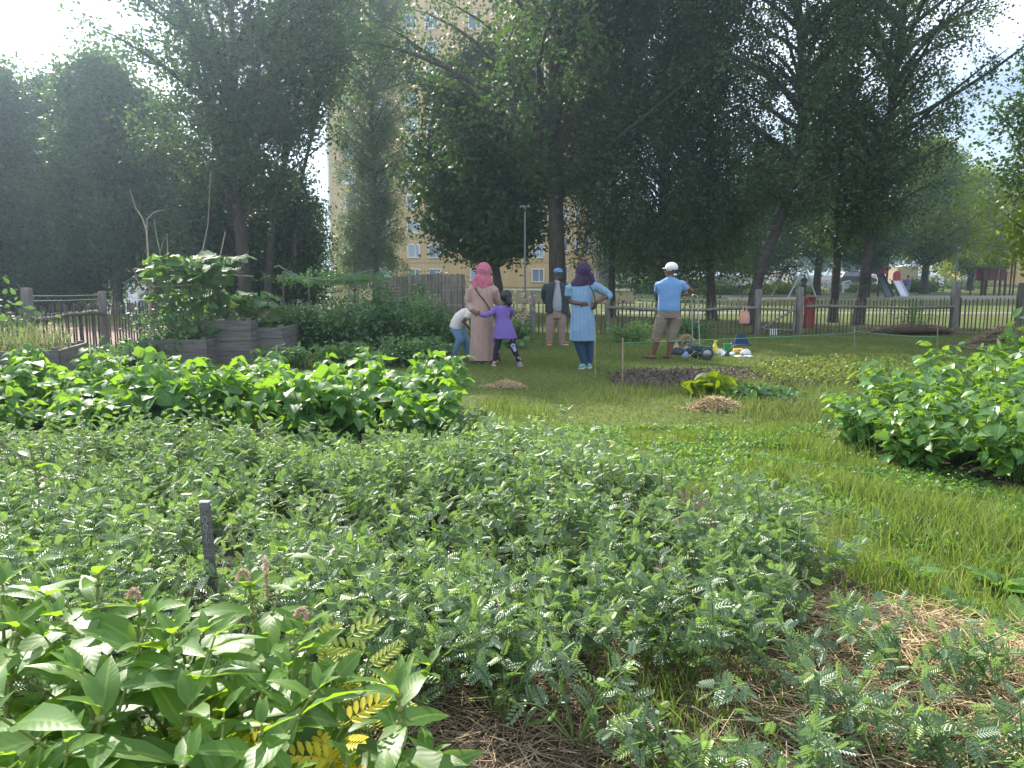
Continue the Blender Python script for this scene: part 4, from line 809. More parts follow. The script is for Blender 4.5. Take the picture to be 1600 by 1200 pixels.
# reeds (leek-like leaves) in the left bed
t = thing('leek_clump', 'tall yellow-green strap leaves standing in the left raised bed', 'plants', (lx(10, 10.3), 10.3, .42)); P = rng.uniform([-1.4, -.45], [.7, .45], (620, 2))
o = blades('leaves', P, np.full(620, .48), .018, 'reed', .8, parent=t, z=0.0) if 'reed' in M else None
M['reed'] = leafmat('reed_leaf', (.09, .14, .05), (.22, .24, .10), (.30, .36, .12), .35, .5, extra=(.35, .28, .14)); o = blades('leaves', P, np.full(620, .42), .016, 'reed', 1.0, parent=t, z=0.0)
bush('tomato_bush', 'pale leafy bush hanging over the left border above the reeds', 'bush', -10, 520, 11.2, 170, 98, .11, 'squash', 520, OVATE, stems=16, depth=.7)
bush('leafy_plant', 'low leafy plants growing at the foot of the fence beside the plank', 'plants', 200, 560, 12.6, 120, 45, .08, 'herb', 900, OVATE)
bush('squash_leaves', 'bright leaves at the base of the left fence post', 'plants', 25, 560, 11.9, 110, 50, .12, 'squash', 200, ROUND)
# squash vine
def squash(label, px, py, d, wpx, hpx, n, leaf, low=0.0, dp=.7):
    s = d / F; q = at(px, py, d); W = wpx * s / 2; H = hpx * s; t = thing('squash_vine', label, 'squash vine', (q[0], d, q[2]), group='squash vines on the raised beds'); g = G(); gs = G()
    for k in range(n):
        z = H * (low + (1 - low) * rng.random() ** .8); x = W * rng.uniform(-1, 1) * (.95 if z > H * .75 else .7); y = dp * rng.uniform(-.6, .6); a = rng.uniform(0, 6.28)
        tube(gs, [(x * .6, y * .4, z * .6), (x * .9, y * .8, z * .85), (x, y, z)], .005, 4, False); bake(g, ROUND, (x, y, z), (math.cos(a), math.sin(a), rng.uniform(-.35, .1)), (rng.normal(0, .35), rng.normal(0, .35) - .15, 1), leaf * rng.uniform(.6, 1.1), rng.uniform(0, 1))
    for k in range(9):
        x = W * rng.uniform(-.7, .7); tube(gs, [(x * .3, 0, -.1), (x * .7, jit(.2), H * .5), (x, jit(.2), H * .95)], .009, 5)
    g.build('foliage', M['squash'], t); gs.build('stem', M['chickstem'], t)
squash('climbing squash vine with big round leaves over the stick frame', 305, 530, 13.1, 150, 128, 150, .26)
squash('squash vine spreading flat on top of the stick frame', 315, 440, 13.0, 145, 42, 34, .32, .1)
squash('squash plant spilling from the taller dark raised bed', 385, 508, 13.6, 120, 52, 75, .26)
bush('herb_bush', 'fine leafy herbs filling the squash bed below the vine', 'herbs', 285, 540, 12.9, 150, 110, .07, 'herb', 1500, OVATE, depth=.5)
# stick frame with tall branches
sf = thing('stick_frame', 'rough frame of sticks and tall bare branches above the squash bed', 'plant frame', (lx(235, 13.4), 13.4, 0)); P0 = np.array([lx(235, 13.4), 13.4, 0])
def stk(pts, r, Y=13.4, nm='stick', par=None, m='stick', dy=None):
    g = G(); Q = [np.array(at(a, b, Y + (0 if dy is None else dy[i]))) - (P0 if par is sf else 0) for i, (a, b) in enumerate(pts)]; tube(g, Q, np.asarray(r) * .72, 7); return g.build(nm, M[m], par)
stk([(236, 545), (234, 430), (231, 395), (229, 360)], [.035, .03, .027, .022], par=sf, nm='branch'); stk([(229, 360), (222, 340), (212, 325), (203, 297)], [.022, .016, .013, .008], par=sf, nm='branch'); stk([(229, 358), (230, 342), (240, 332), (255, 328)], [.018, .014, .011, .006], par=sf, nm='branch')
stk([(252, 440), (250, 395), (243, 360), (241, 342)], [.014, .012, .01, .006], par=sf, nm='branch'); stk([(250, 395), (254, 380), (258, 372)], [.01, .008, .005], par=sf, nm='branch'); stk([(264, 500), (262, 400), (261, 365)], [.014, .012, .009], par=sf)
stk([(312, 500), (315, 400), (325, 350), (329, 268)], [.018, .015, .012, .007], par=sf, nm='branch'); stk([(340, 510), (342, 410), (352, 362)], [.02, .017, .013], par=sf, nm='branch'); stk([(365, 430), (385, 408), (388, 390)], [.008, .007, .004], par=sf)
stk([(210, 420), (300, 424), (395, 432)], .014, par=sf, nm='crossbar'); stk([(215, 431), (300, 430), (380, 425)], .012, par=sf, nm='crossbar'); stk([(238, 448), (320, 444)], .011, par=sf, nm='crossbar'); stk([(209, 420), (217, 445)], .01, par=sf); stk([(330, 475), (345, 462), (352, 452)], .01, par=sf); stk([(325, 480), (340, 470), (352, 460)], .01, par=sf)
# trellis
tl_ = thing('trellis', 'sagging trellis of poles and green net with climbing beans', 'trellis', (lx(443, 14.5), 14.5, 0)); P1_ = np.array([lx(443, 14.5), 14.5, 0])
flat('greenwire', (0.12, 0.21, 0.14), .6); flat('rust', (0.13, 0.09, 0.075), .8)
def tre(pts, Ys, r, nm, m): g = G(); Q = [np.array(at(a, b, Y)) - P1_ for (a, b), Y in zip(pts, Ys)]; tube(g, Q, r, 6); g.build(nm, M[m], tl_)
for (px, top, Y) in ((443, 424, 14.5), (583, 421, 14.3), (560, 440, 16.2), (620, 424, 16.2), (483, 440, 16.0)): tre([(px, 580 - (Y - 14) * 18, )[:2], (px, top)], [Y, Y], .016, 'pole', 'rust')
tre([(443, 424), (470, 434), (520, 438), (583, 421)], [14.5, 14.4, 14.4, 14.3], .012, 'net_rope', 'greenwire'); tre([(445, 428), (480, 437), (540, 440), (622, 424)], [16, 16, 16, 16.2], .012, 'net_rope', 'greenwire'); tre([(428, 418), (436, 415), (443, 420), (470, 432)], [14.6] * 4, .012, 'net_rope', 'greenwire')
for k in range(7): tre([(446 + k * 4, 428 + k * 2), (500, 436 + k * 1.5), (560, 437 + k), (600 + k * 3, 422 + k * 3)], [14.6 + k * .2] * 4, .006, 'twine', 'greenwire')
for k in range(6): tre([(500 + k * 8, 446 + k * 5), (620 + k * 3, 445 + k * 5)], [15.5] * 2, .007, 'twine', 'stick')
bush('climbing_bean', 'beans and grass-like shoots trained along the top of the trellis', 'climbing plant', 525, 445, 15.0, 200, 26, .10, 'squash', 700, LANCE, depth=.7, stems=18, ground_z=float(at(525, 445, 15.0)[2]))
GB = 'garden bushes around the trellis'
for a in [('dense grey-green bush under the left of the trellis', 470, 560, 14.4, 120, 95, .085, 'herb', 2600), ('feathery bush in the middle of the trellis', 535, 560, 14.6, 110, 120, .075, 'herb', 2600), ('leafy bush at the right pole of the trellis', 590, 558, 14.2, 100, 125, .09, 'herb', 2400),
          ('tall bush with silvery twigs right of the trellis', 640, 548, 14.6, 90, 105, .075, 'squash', 1800), ('rounded bush before the lath screen', 672, 545, 14.0, 90, 85, .07, 'herb', 2200), ('low bushy bed behind the end of the bean row', 640, 565, 12.4, 130, 48, .08, 'herb', 1800),
          ('low broad-leaved plants behind the middle of the bean row', 540, 568, 12.2, 130, 40, .11, 'squash', 700), ('low plants behind the bean row under the dark raised beds', 440, 570, 12.0, 120, 34, .10, 'squash', 600),
          ('leafy bush at the left pole of the trellis', 425, 552, 14.2, 70, 90, .09, 'squash', 900), ('low green plants between the bending child and the bushes', 676, 560, 13.2, 50, 36, .08, 'herb', 1100), ('bush hiding the foot of the lath screen', 705, 520, 16.2, 60, 40, .07, 'herb', 900), ('dark climber on the lath screen', 640, 500, 17.0, 90, 66, .09, 'herb', 1500)]:
    bush('garden_bush', a[0], 'bush', a[1], a[2], a[3], a[4], a[5], a[6], a[7], a[8], OVATE if a[6] > .08 else RHOMB, group=GB, depth=a[4] * a[3] / F * .35)
bush('withered_plant', 'tall plant with drooping reddish-brown dead flowers behind the girl', 'plant', 806, 520, 18.0, 50, 104, .09, 'flower', 300, LANCE, stems=7, depth=.3)
bush('leafy_bush', 'dark bush by the fence left of the man in the jacket', 'bush', 815, 532, 17.4, 50, 36, .07, 'herb', 700)
bush('leafy_plant', 'rhubarb-like leaves on the lawn between the girl and the man in the jacket', 'plant', 808, 545, 15.4, 60, 16, .16, 'herb', 90, OVATE, stems=7)
bush('feathery_bush', 'bright feathery bush right of the woman in the striped tunic', 'bush', 985, 540, 16.8, 80, 44, .06, 'squash', 1600); bush('leafy_bush', 'green bush behind the man in the white cap', 'bush', 1082, 530, 17.8, 70, 46, .06, 'herb', 1300)
bush('dry_bush', 'leafy thorny shrub climbing the fence left of the tall post', 'shrub', 1425, 518, 19.4, 80, 58, .06, 'squash', 420, stems=22); bush('leafy_plant', 'bright lobed leaves poking in at the right border above the crop', 'plant', 1590, 560, 10.5, 90, 70, .16, 'potato', 120, OVATE)
UG = 'undergrowth shrubs under the far trees'
for i, (px, d, wpx, hpx, mt, lab) in enumerate([(30, 40, 200, 60, 'tree_a', 'dark shrub under the leftmost trees'), (100, 41, 170, 66, 'tree_b', 'dark shrub left of the lorry'), (325, 39, 150, 70, 'tree_a', 'dark shrub right of the lorry'), (400, 40, 180, 80, 'tree_b', 'dark shrub behind the ash trunks'), (480, 60, 60, 40, 'tree_c', 'light shrub beside the tower foot'), (640, 62, 180, 34, 'tree_b', 'shrub row behind the lath screen'),
          (1010, 60, 120, 26, 'tree_c', 'pale shrub under the weeping birches'), (1120, 58, 120, 22, 'tree_b', 'low shrub left of the white-shirted figure'), (1225, 60, 90, 18, 'tree_d', 'light grassy shrub in front of the sandy bank'), (1340, 66, 130, 16, 'tree_b', 'low clipped shrubs below the black car'), (1430, 66, 70, 22, 'tree_b', 'dark round shrub under the white sign'), (1500, 80, 120, 18, 'tree_c', 'low shrub beside the blue car')]):
    s = d / F; z0 = float(gz(lx(px, d), d)); bush('shrub', lab, 'shrub', px, 430 + (CH - z0) / s, d, wpx, hpx if i > 5 else hpx + 0, .22 if d < 50 else .25, mt, 1900, group=UG, stems=26, shell=.5)

for i, (px, py, w_, h_) in enumerate([(40, 672, 130, 50), (150, 668, 120, 44), (250, 664, 120, 40), (340, 655, 90, 30), (90, 620, 120, 50), (180, 610, 110, 48)]):
    q = ground(px, py); bush('weed_clump', ['light weeds at the left end of the soil strip before the beans', 'loose weeds on the soil strip, second clump from the left', 'fine weeds in the middle of the soil strip', 'small weeds where the reddish soil shows before the beans', 'pale weeds in the thin left part of the bean row', 'yellowish weeds in the thin middle of the bean row'][i], 'weeds', px, py, float(q[1]), w_, h_, .075, 'bean' if i % 2 else 'herb', 420, OVATE, group='weeds around the bean row', depth=.3)

# ---------------------------------------------------------------- people
def skinm(n, c): M[n] = pmat(n, c, .55, tuple(x * .85 for x in c), 20); return M[n]
skinm('skin_brown', (0.16, 0.075, 0.045)); skinm('skin_dark', (0.11, 0.058, 0.040)); skinm('skin_tan', (0.28, 0.15, 0.095)); flat('hair', (0.012, 0.011, 0.012), .45)
def hand(g, wr, d, n, s=1.0, curl=.5, vox=None):
    """wrist, direction of the palm, outward normal of the palm"""
    wr = np.array(tuple(wr), float); d = norm(np.array(d, float)); n = np.array(n, float); n = norm(n - d * np.dot(n, d)); sd_ = np.cross(d, n)
    R = np.stack([sd_, d, n], -1); ball(g, wr + d * .045 * s, (.038 * s, .050 * s, .016 * s), R=R, seg=10)
    for i, (o, L) in enumerate(((-.028, .062), (-.010, .072), (.009, .068), (.027, .052))):
        p = wr + d * .080 * s + sd_ * o * s; c = curl * (1 + .15 * i); q = p + (d * math.cos(c * .6) + n * math.sin(c * .6)) * L * .5 * s; e = q + (d * math.cos(c * 1.6) + n * math.sin(c * 1.6)) * L * .5 * s; tube(g, [p - d * .02, p, q, e], [.0095 * s, .0092 * s, .0085 * s, .007 * s], 6)
    p = wr + d * .02 * s - sd_ * .03 * s; q = p + (d * .6 - sd_ * .7 + n * .25) * .042 * s; tube(g, [p, q, q + (d * .9 - sd_ * .25 + n * .3) * .032 * s], [.012 * s, .011 * s, .008 * s], 6)
def head(g, c, r, face, s=1.0):
    """c centre, face: direction the face looks (xy)"""
    c = np.array(tuple(c), float); f = norm(np.array([face[0], face[1], 0.0])); sd_ = np.array([-f[1], f[0], 0.0]); R = np.stack([sd_, f, np.array([0, 0, 1.0])], -1)
    ball(g, c + [0, 0, .02 * s], (.074 * s, .092 * s, .100 * s), R=R, seg=16); ball(g, c + f * .022 * s - [0, 0, .055 * s], (.052 * s, .062 * s, .062 * s), R=R, seg=12)
    tube(g, [c + f * .09 * s + [0, 0, .02 * s], c + f * .108 * s - [0, 0, .018 * s], c + f * .092 * s - [0, 0, .03 * s]], [.008 * s, .015 * s, .012 * s], 7)
    for k in (-1, 1):
        ball(g, c + sd_ * k * .078 * s + [0, 0, -.005 * s], (.010 * s, .018 * s, .030 * s), R=R, seg=8); ball(g, c + f * .078 * s + sd_ * k * .030 * s + [0, 0, .034 * s], (.024 * s, .012 * s, .008 * s), R=R, seg=8)
    ball(g, c + f * .083 * s - [0, 0, .058 * s], (.024 * s, .010 * s, .008 * s), R=R, seg=8)
def body(name, g, m, parent, vox=.008): return remesh(g.build(name, M[m], parent), vox, 3, .5)
def cloth(name, g, m, parent, vox=.012, it=4): return remesh(g.build(name, M[m], parent), vox, it, .6)
class Fig:
    def __init__(s, label, px, d, group=None):
        s.d = d; s.o = np.array(tuple(at(px, 500, d))); s.o[2] = 0; s.o[2] = float(gz(s.o[0], d)); s.t = thing('person', label, 'person', tuple(s.o), group=group)
    def J(s, px, py, dy=0.0): return np.array(tuple(at(px, py, s.d + dy))) - s.o          # a joint seen at a photo pixel, dy behind the figure's plane
    def S(s, px, py, rx, ry, dy=0.0, yaw=0.0, fo=0.0): p = s.J(px, py, dy); return (p[0], p[1], p[2], rx, ry, yaw, fo)
def shoe(p, d, m, par, s=1.0, name='shoe', sole='solew'):
    g = G(); p = np.array(p, float); d = norm(np.array([d[0], d[1], 0.0])); sd_ = np.array([-d[1], d[0], 0]); R = np.stack([sd_, d, np.array([0, 0, 1.0])], -1); p[2] = 0
    ball(g, p + d * .04 * s + [0, 0, .045 * s], (.044 * s, .135 * s, .045 * s), R=R, seg=12); ball(g, p - d * .03 * s + [0, 0, .065 * s], (.042 * s, .06 * s, .055 * s), R=R, seg=12); o = cloth(name, g, m, par, .008, 2)
    g = G(); pr = [(math.cos(a) * .047 * s, math.sin(a) * .142 * s) for a in np.linspace(0, 6.283, 18, endpoint=False)]; prism(g, pr, p + d * .035 * s + [0, 0, .006], sd_, d, (0, 0, 1), 0, .022 * s); g.build('sole', M[sole], o)
flat('solew', (.6, .6, .58), .6)
def stripes(name, c1, c2, fr):
    m, n, l = mat(name); p = n.new("ShaderNodeBsdfPrincipled"); o = n.new("ShaderNodeOutputMaterial"); l.new(p.outputs[0], o.inputs[0]); p.inputs['Roughness'].default_value = .85
    t = n.new("ShaderNodeTexCoord"); w_ = n.new("ShaderNodeTexWave"); w_.inputs['Scale'].default_value = fr; w_.inputs['Distortion'].default_value = .6; w_.inputs['Detail'].default_value = 1; w_.inputs['Detail Scale'].default_value = 2; l.new(t.outputs['Object'], w_.inputs[0])
    q = n.new('ShaderNodeMapping'); q.inputs['Scale'].default_value = (6, 6, 3); l.new(t.outputs['Object'], q.inputs[0]); x = n.new('ShaderNodeTexNoise'); x.inputs['Scale'].default_value = 1.0; x.inputs['Detail'].default_value = 3; l.new(q.outputs[0], x.inputs[0]); b = n.new('ShaderNodeBump'); b.inputs['Strength'].default_value = .9; b.inputs['Distance'].default_value = .05; l.new(x.outputs[0], b.inputs['Height']); l.new(b.outputs[0], p.inputs['Normal']); r = ramp(n, [(.42, c1), (.58, c2)]); l.new(w_.outputs[0], r.inputs[0]); l.new(r.outputs[0], p.inputs['Base Color']); return m

# -- woman with the plum headscarf
M['tunic'] = stripes('striped_tunic', (.10, .21, .36), (.24, .36, .50), 15); flat('plum', (.042, .018, .062), .8, bump=.9, bscale=1.0, stretch=(9, 9, 9), bdist=.05); flat('navy', (.020, .050, .110), .8, scale=40); flat('greenshoe', (.14, .30, .27), .6); flat('strapm', (.02, .015, .015), .5)
f = Fig('woman in a plum headscarf and striped light blue tunic, hands on her hips', 912, 12.0); J, S = f.J, f.S
g = G(); head(g, J(913, 426), 0, (.3, 1)); tube(g, [J(911, 446), J(913, 432)], [.065, .055], 12)
loft(g, [S(911, 535, .12, .10), S(911, 500, .17, .13), S(910, 475, .15, .12), S(910, 450, .17, .11), S(911, 443, .09, .08)], 20)
tube(g, [J(889, 451), J(890, 462, .02), J(892, 471, .02)], [.052, .047, .042], 10); tube(g, [J(892, 471, .02), J(899, 473.5, -.12), J(906, 474, -.17)], [.042, .034, .026], 10); hand(g, J(906, 474, -.17), (.9, .1, -.1), (0, 1, .1), 1, .3)
tube(g, [J(934, 447), J(945, 456, .04), J(953, 462, .06)], [.055, .05, .042], 10); tube(g, [J(953, 462, .06), J(942, 466, -.05), J(932, 473, -.14)], [.042, .036, .027], 10); hand(g, J(932, 473, -.14), (-.45, .15, -.9), (-.2, 1, 0), 1, .5)
for (a, b, c, e) in (((903, 530), (909, 552), (914, 568), 0), ((918, 530), (920, 552), (921, 568), .08)): tube(g, [J(*a, e), J(*b, e), J(*c, e)], [.088, .062, .042], 12)
body('body', g, 'skin_dark', f.t)
g = G(); loft(g, [S(910, 532, .205, .17, fo=.06), S(910, 515, .20, .175, fo=.05), S(910, 497, .19, .17, fo=.035), S(909.5, 484, .175, .16, fo=.016), S(909, 473, .165, .14, fo=.01), S(909, 460, .185, .135, fo=.006), S(910, 450, .20, .12), S(911, 444, .15, .10), S(911, 440, .09, .08)], 44, 0, 8, 3)
tube(g, [J(899, 447), J(889, 451), J(888.5, 462, .01)], [.075, .075, .065], 12); tube(g, [J(925, 446), J(936, 450, .02), J(946, 457, .04), J(953, 461.5, .06)], [.075, .074, .068, .058], 12); tube(g, [J(953, 461.5, .06), J(949, 464, .0)], [.058, .050], 12)
tube(g, [J(894, 521), J(893, 534)], [.045, .035], 10); cloth('tunic', g, 'tunic', f.t, .009, 2)
g = G(); h = J(912, 424); ball(g, h + [0, -.005, .02], (.118, .125, .132), seg=20); loft(g, [S(907, 447, .175, .12, fo=.03), S(908, 441, .165, .12, fo=.03), S(910, 434, .12, .11), S(912, 426, .105, .11)], 30, 0, 6, 5); tube(g, [J(922, 428, -.04), J(925, 438, -.03), J(920, 446, -.06)], [.05, .055, .03], 10); cloth('headscarf', g, 'plum', f.t, .009, 3)
g = G()
for (a, b, c, e) in (((903, 527), (908.5, 550), (914, 570), 0), ((918, 527), (920.5, 550), (921, 570), .08)): tube(g, [J(*a, e), J(*b, e), J(*c, e)], [.098, .070, .046], 14)
cloth('leggings', g, 'navy', f.t, .009, 2); shoe(J(913, 574), (-.55, -.8), 'greenshoe', f.t); shoe(J(921, 574, .1), (-.2, -1), 'greenshoe', f.t)
g = G(); tube(g, [J(914, 434, -.14), J(919, 442, -.14), J(927, 456, -.15), J(930, 470, -.17), J(928, 484, -.16)], .010, 6); g.build('bag_strap', M['strapm'], f.t)

# -- woman with the pink headscarf
M['abaya'] = pmat('dusty_pink_cloth', (.40, .27, .235), .9, (.33, .225, .195), 5, .7, 1.0, stretch=(7, 7, 1.2), bdist=.05); flat('pink', (.50, .14, .21), .8, c2=(.36, .09, .15), scale=7, bump=.9, bscale=1.0, stretch=(9, 9, 9), bdist=.05)
f = Fig('woman in a pink headscarf and long dusty-pink coat, seen from behind', 752, 12.7); J, S = f.J, f.S
g = G(); head(g, J(757, 425), 0, (1, .45)); tube(g, [J(753, 450), J(756, 432)], [.065, .055], 12); loft(g, [S(753, 540, .16, .13), S(753, 500, .18, .15), S(753, 470, .16, .13), S(753, 450, .18, .11), S(753, 443, .09, .08)], 20)
tube(g, [J(734, 450), J(730, 474), J(737, 485, -.12), J(741, 488, -.17)], [.055, .045, .035, .027], 10); hand(g, J(741, 488, -.17), (1, .05, -.1), (0, 1, 0), 1, .5); tube(g, [J(772, 455), J(777, 470, .1), J(780, 484, .2)], [.055, .045, .03], 10); hand(g, J(780, 484, .2), (.4, .4, -1), (0, 1, 0))
body('body', g, 'skin_brown', f.t)
g = G(); loft(g, [S(752.5, 563, .21, .18, fo=.06), S(752.5, 545, .20, .18, fo=.05), S(753, 522, .19, .175, fo=.04), S(753.5, 502, .195, .175, fo=.012), S(753.5, 485, .185, .165, fo=.01), S(753.5, 470, .18, .15), S(753.5, 458, .20, .14), S(753.5, 450, .205, .125), S(754, 444, .14, .10)], 44, 0, 7, 8)
tube(g, [J(743, 450), J(735, 455), J(731.5, 468), J(732, 476), J(738, 485, -.12)], [.085, .082, .07, .062, .048], 12); tube(g, [J(765, 450), J(772, 455), J(777, 468, .06), J(780, 480, .16)], [.09, .085, .07, .052], 12); cloth('coat', g, 'abaya', f.t, .010, 2)
g = G(); h = J(756, 424.5); ball(g, h + [0, 0, .02], (.128, .130, .140), seg=20); loft(g, [S(755, 452, .05, .12), S(755, 449, .13, .13, fo=.03), S(754.5, 443, .165, .13, fo=.03), S(754, 435, .145, .125, fo=.02), S(755, 428, .12, .12)], 30, 0, 6, 5); tube(g, [J(746, 432, -.06), J(741, 441, -.07), J(743, 451, -.12)], [.05, .05, .025], 10); tube(g, [J(762, 438, -.05), J(769, 444, -.05)], [.06, .035], 10); cloth('headscarf', g, 'pink', f.t, .009, 3)
g = G(); tube(g, [J(743, 451, -.13), J(750, 462, -.17), J(758, 471, -.175), J(764, 481, -.17), J(768, 492, -.15)], .010, 6); g.build('bag_strap', M['strapm'], f.t)
shoe(J(748, 566), (-.1, 1), 'strapm', f.t); shoe(J(759, 566), (.1, 1), 'strapm', f.t)

# -- girl in purple
def spots(name, base, ring):
    m, n, l = mat(name); p = n.new("ShaderNodeBsdfPrincipled"); o = n.new("ShaderNodeOutputMaterial"); l.new(p.outputs[0], o.inputs[0]); p.inputs['Roughness'].default_value = .85
    t = n.new("ShaderNodeTexCoord"); v = n.new("ShaderNodeTexVoronoi"); v.inputs['Scale'].default_value = 9; v.inputs['Randomness'].default_value = .5; l.new(t.outputs['Object'], v.inputs[0])
    r = ramp(n, [(0, base), (.16, base), (.20, ring), (.36, ring), (.40, base)]); l.new(v.outputs[0], r.inputs[0]); l.new(r.outputs[0], p.inputs['Base Color']); return m
M['flowery'] = spots('flower_leggings', (.012, .012, .025), (.42, .38, .55)); flat('purple_top', (.17, .11, .37), .85, scale=30, bump=.6, bscale=1.0, stretch=(9, 9, 4), bdist=.04); flat('pinkshoe', (.35, .22, .25), .6)
f = Fig('girl in a purple tunic and flowered leggings hugging the woman in pink', 790, 12.35); J, S = f.J, f.S
g = G(); head(g, J(790, 465), 0, (-.5, .9), .92); tube(g, [J(786, 480), J(789, 470)], [.045, .042], 10); loft(g, [S(788, 530, .10, .08), S(786, 505, .10, .08), S(786, 485, .11, .07), S(786, 478, .06, .05)], 18)
tube(g, [J(774, 480), J(768, 489, -.03), J(757, 492, -.12), J(748, 491, -.16)], [.038, .034, .028, .020], 9); hand(g, J(748, 491, -.16), (-1, .05, .25), (0, 1, 0), .75, .6); tube(g, [J(797, 480), J(800, 489, .08), J(794, 494, .18)], [.036, .03, .022], 9); hand(g, J(794, 494, .18), (-1, .3, 0), (0, 1, 0), .75)
tube(g, [J(779, 526), J(775, 545, .02), J(772, 565, .02)], [.055, .042, .03], 10); tube(g, [J(797, 526), J(803, 546, -.02), J(811, 566, .02)], [.055, .042, .03], 10); body('body', g, 'skin_dark', f.t, .007)
g = G(); loft(g, [S(789, 529, .200, .15, fo=.04), S(788, 518, .175, .14, fo=.03), S(787, 508, .145, .12, fo=.02), S(785.5, 498, .115, .095), S(785.5, 488, .125, .09), S(786, 481, .125, .085), S(787, 477, .06, .06)], 34, 0, 6, 2)
tube(g, [J(778, 481), J(772, 484), J(767.5, 489.5, -.03), J(757, 493, -.12), J(750, 491.5, -.15)], [.056, .055, .05, .044, .036], 10); tube(g, [J(794, 481), J(799, 484, .03), J(800, 490, .08), J(795, 494, .16)], [.055, .05, .045, .034], 10); cloth('tunic', g, 'purple_top', f.t, .008, 2)
g = G(); tube(g, [J(780, 524), J(776, 544, .02), J(773, 563, .02)], [.072, .055, .042], 12); tube(g, [J(797, 524), J(803, 545, -.02), J(810.5, 564, .02)], [.072, .055, .040], 12); cloth('leggings', g, 'flowery', f.t, .008, 2)
g = G(); h = J(790.5, 463.5); ball(g, h + [.0, 0, .01], (.098, .104, .108), seg=18); tube(g, [J(794, 466, -.06), J(796, 474, -.07), J(795, 478, -.06)], [.05, .05, .03], 9); cloth('hair', g, 'hair', f.t, .007, 1); shoe(J(772, 567), (-.2, 1), 'pinkshoe', f.t, .75); shoe(J(811.5, 568), (.3, -.9), 'pinkshoe', f.t, .75)

# -- small child mostly hidden by the girl
M['redflower'] = spots('red_flower_trousers', (.06, .015, .02), (.30, .10, .10)); flat('yellowshoe', (.55, .48, .06), .6)
f = Fig('small child almost hidden behind the girl, only a red-patterned trouser leg showing', 775, 12.95); J, S = f.J, f.S
g = G(); head(g, J(766, 494), 0, (0, 1), .8); tube(g, [J(766, 510), J(766, 500)], [.04, .036], 9); loft(g, [S(767, 545, .085, .07), S(766, 525, .085, .07), S(766, 509, .09, .06)], 16)
for k in (-1, 1): tube(g, [J(766 + 8 * k, 511), J(766 + 9 * k, 522), J(766 + 7 * k, 531, -.05)], [.03, .026, .02], 8); hand(g, J(766 + 7 * k, 531, -.05), (0, 0, -1), (k, 0, 0), .6)
tube(g, [J(771, 543), J(777, 556), J(779, 567)], [.045, .035, .028], 9); tube(g, [J(763, 543), J(762, 566)], [.045, .028], 9); body('body', g, 'skin_dark', f.t, .007)
g = G(); loft(g, [S(767, 543, .10, .08), S(766, 525, .095, .08), S(766, 509, .10, .07)], 20); cloth('shirt', g, 'pink', f.t, .01); g = G(); tube(g, [J(771, 541), J(777, 555), J(779, 566)], [.062, .052, .045], 10); tube(g, [J(763, 541), J(762, 565)], [.06, .045], 10); cloth('trousers', g, 'redflower', f.t, .009)
g = G(); ball(g, J(766, 492.5), (.085, .09, .09)); g.build('hair', M['hair'], f.t); shoe(J(779, 569), (-.5, -.6), 'yellowshoe', f.t, .6); shoe(J(762, 569), (0, -1), 'yellowshoe', f.t, .6)

# -- bending child
M['denim'] = pmat('light_denim', (.15, .27, .40), .85, (.09, .17, .28), 9, .8, 1.0, stretch=(7, 7, 12), bdist=.04); flat('whiteshirt', (.62, .58, .54), .85)
f = Fig('child in a white shirt and light jeans bending down behind the woman in pink', 722, 13.3); J, S = f.J, f.S
g = G(); head(g, J(742, 500, .1), 0, (1, .2), .88); tube(g, [J(734, 492, .05), J(740, 498, .08)], [.045, .04], 9); tube(g, [J(712, 512), J(719, 497), J(732, 489)], [.10, .105, .09], 14)
tube(g, [J(732, 491, -.08), J(724, 502, -.11), J(733, 512, -.1)], [.042, .036, .024], 9); hand(g, J(733, 512, -.1), (.8, 0, -.6), (0, 1, 0), .75); tube(g, [J(737, 491, .1), J(737, 503, .12), J(740, 513, .12)], [.04, .034, .024], 9); hand(g, J(740, 513, .12), (.5, 0, -.8), (0, -1, 0), .75)
tube(g, [J(712, 514), J(718, 532, -.05), J(708, 556, -.02)], [.085, .062, .04], 12); tube(g, [J(716, 514, .08), J(729, 534, .1), J(732, 560, .1)], [.08, .06, .04], 12); body('body', g, 'skin_dark', f.t)
g = G(); tube(g, [J(712, 513), J(714, 505), J(719, 497), J(727, 491), J(735, 488.5)], [.115, .118, .12, .115, .085], 18); tube(g, [J(733, 490, -.06), J(729, 497, -.10)], [.068, .058], 10); tube(g, [J(736, 490, .08), J(737, 502, .11), J(738, 509, .12)], [.06, .055, .045], 10); cloth('shirt', g, 'whiteshirt', f.t, .010, 3)
g = G(); tube(g, [J(711, 512), J(715, 520, -.02), J(719, 531, -.05), J(713, 545, -.03), J(708, 556, -.02)], [.105, .098, .078, .066, .058], 14); tube(g, [J(716, 514, .07), J(724, 524, .1), J(730, 535, .1), J(732, 558, .1)], [.10, .09, .075, .058], 14); cloth('jeans', g, 'denim', f.t, .010, 2)
shoe(J(706, 560), (.3, -.7), 'solew', f.t, .85); shoe(J(732, 562, .1), (.5, -.4), 'solew', f.t, .85); g = G(); ball(g, J(742, 498, .1) + [0, 0, .01], (.088, .092, .09)); g.build('hair', M['hair'], f.t)

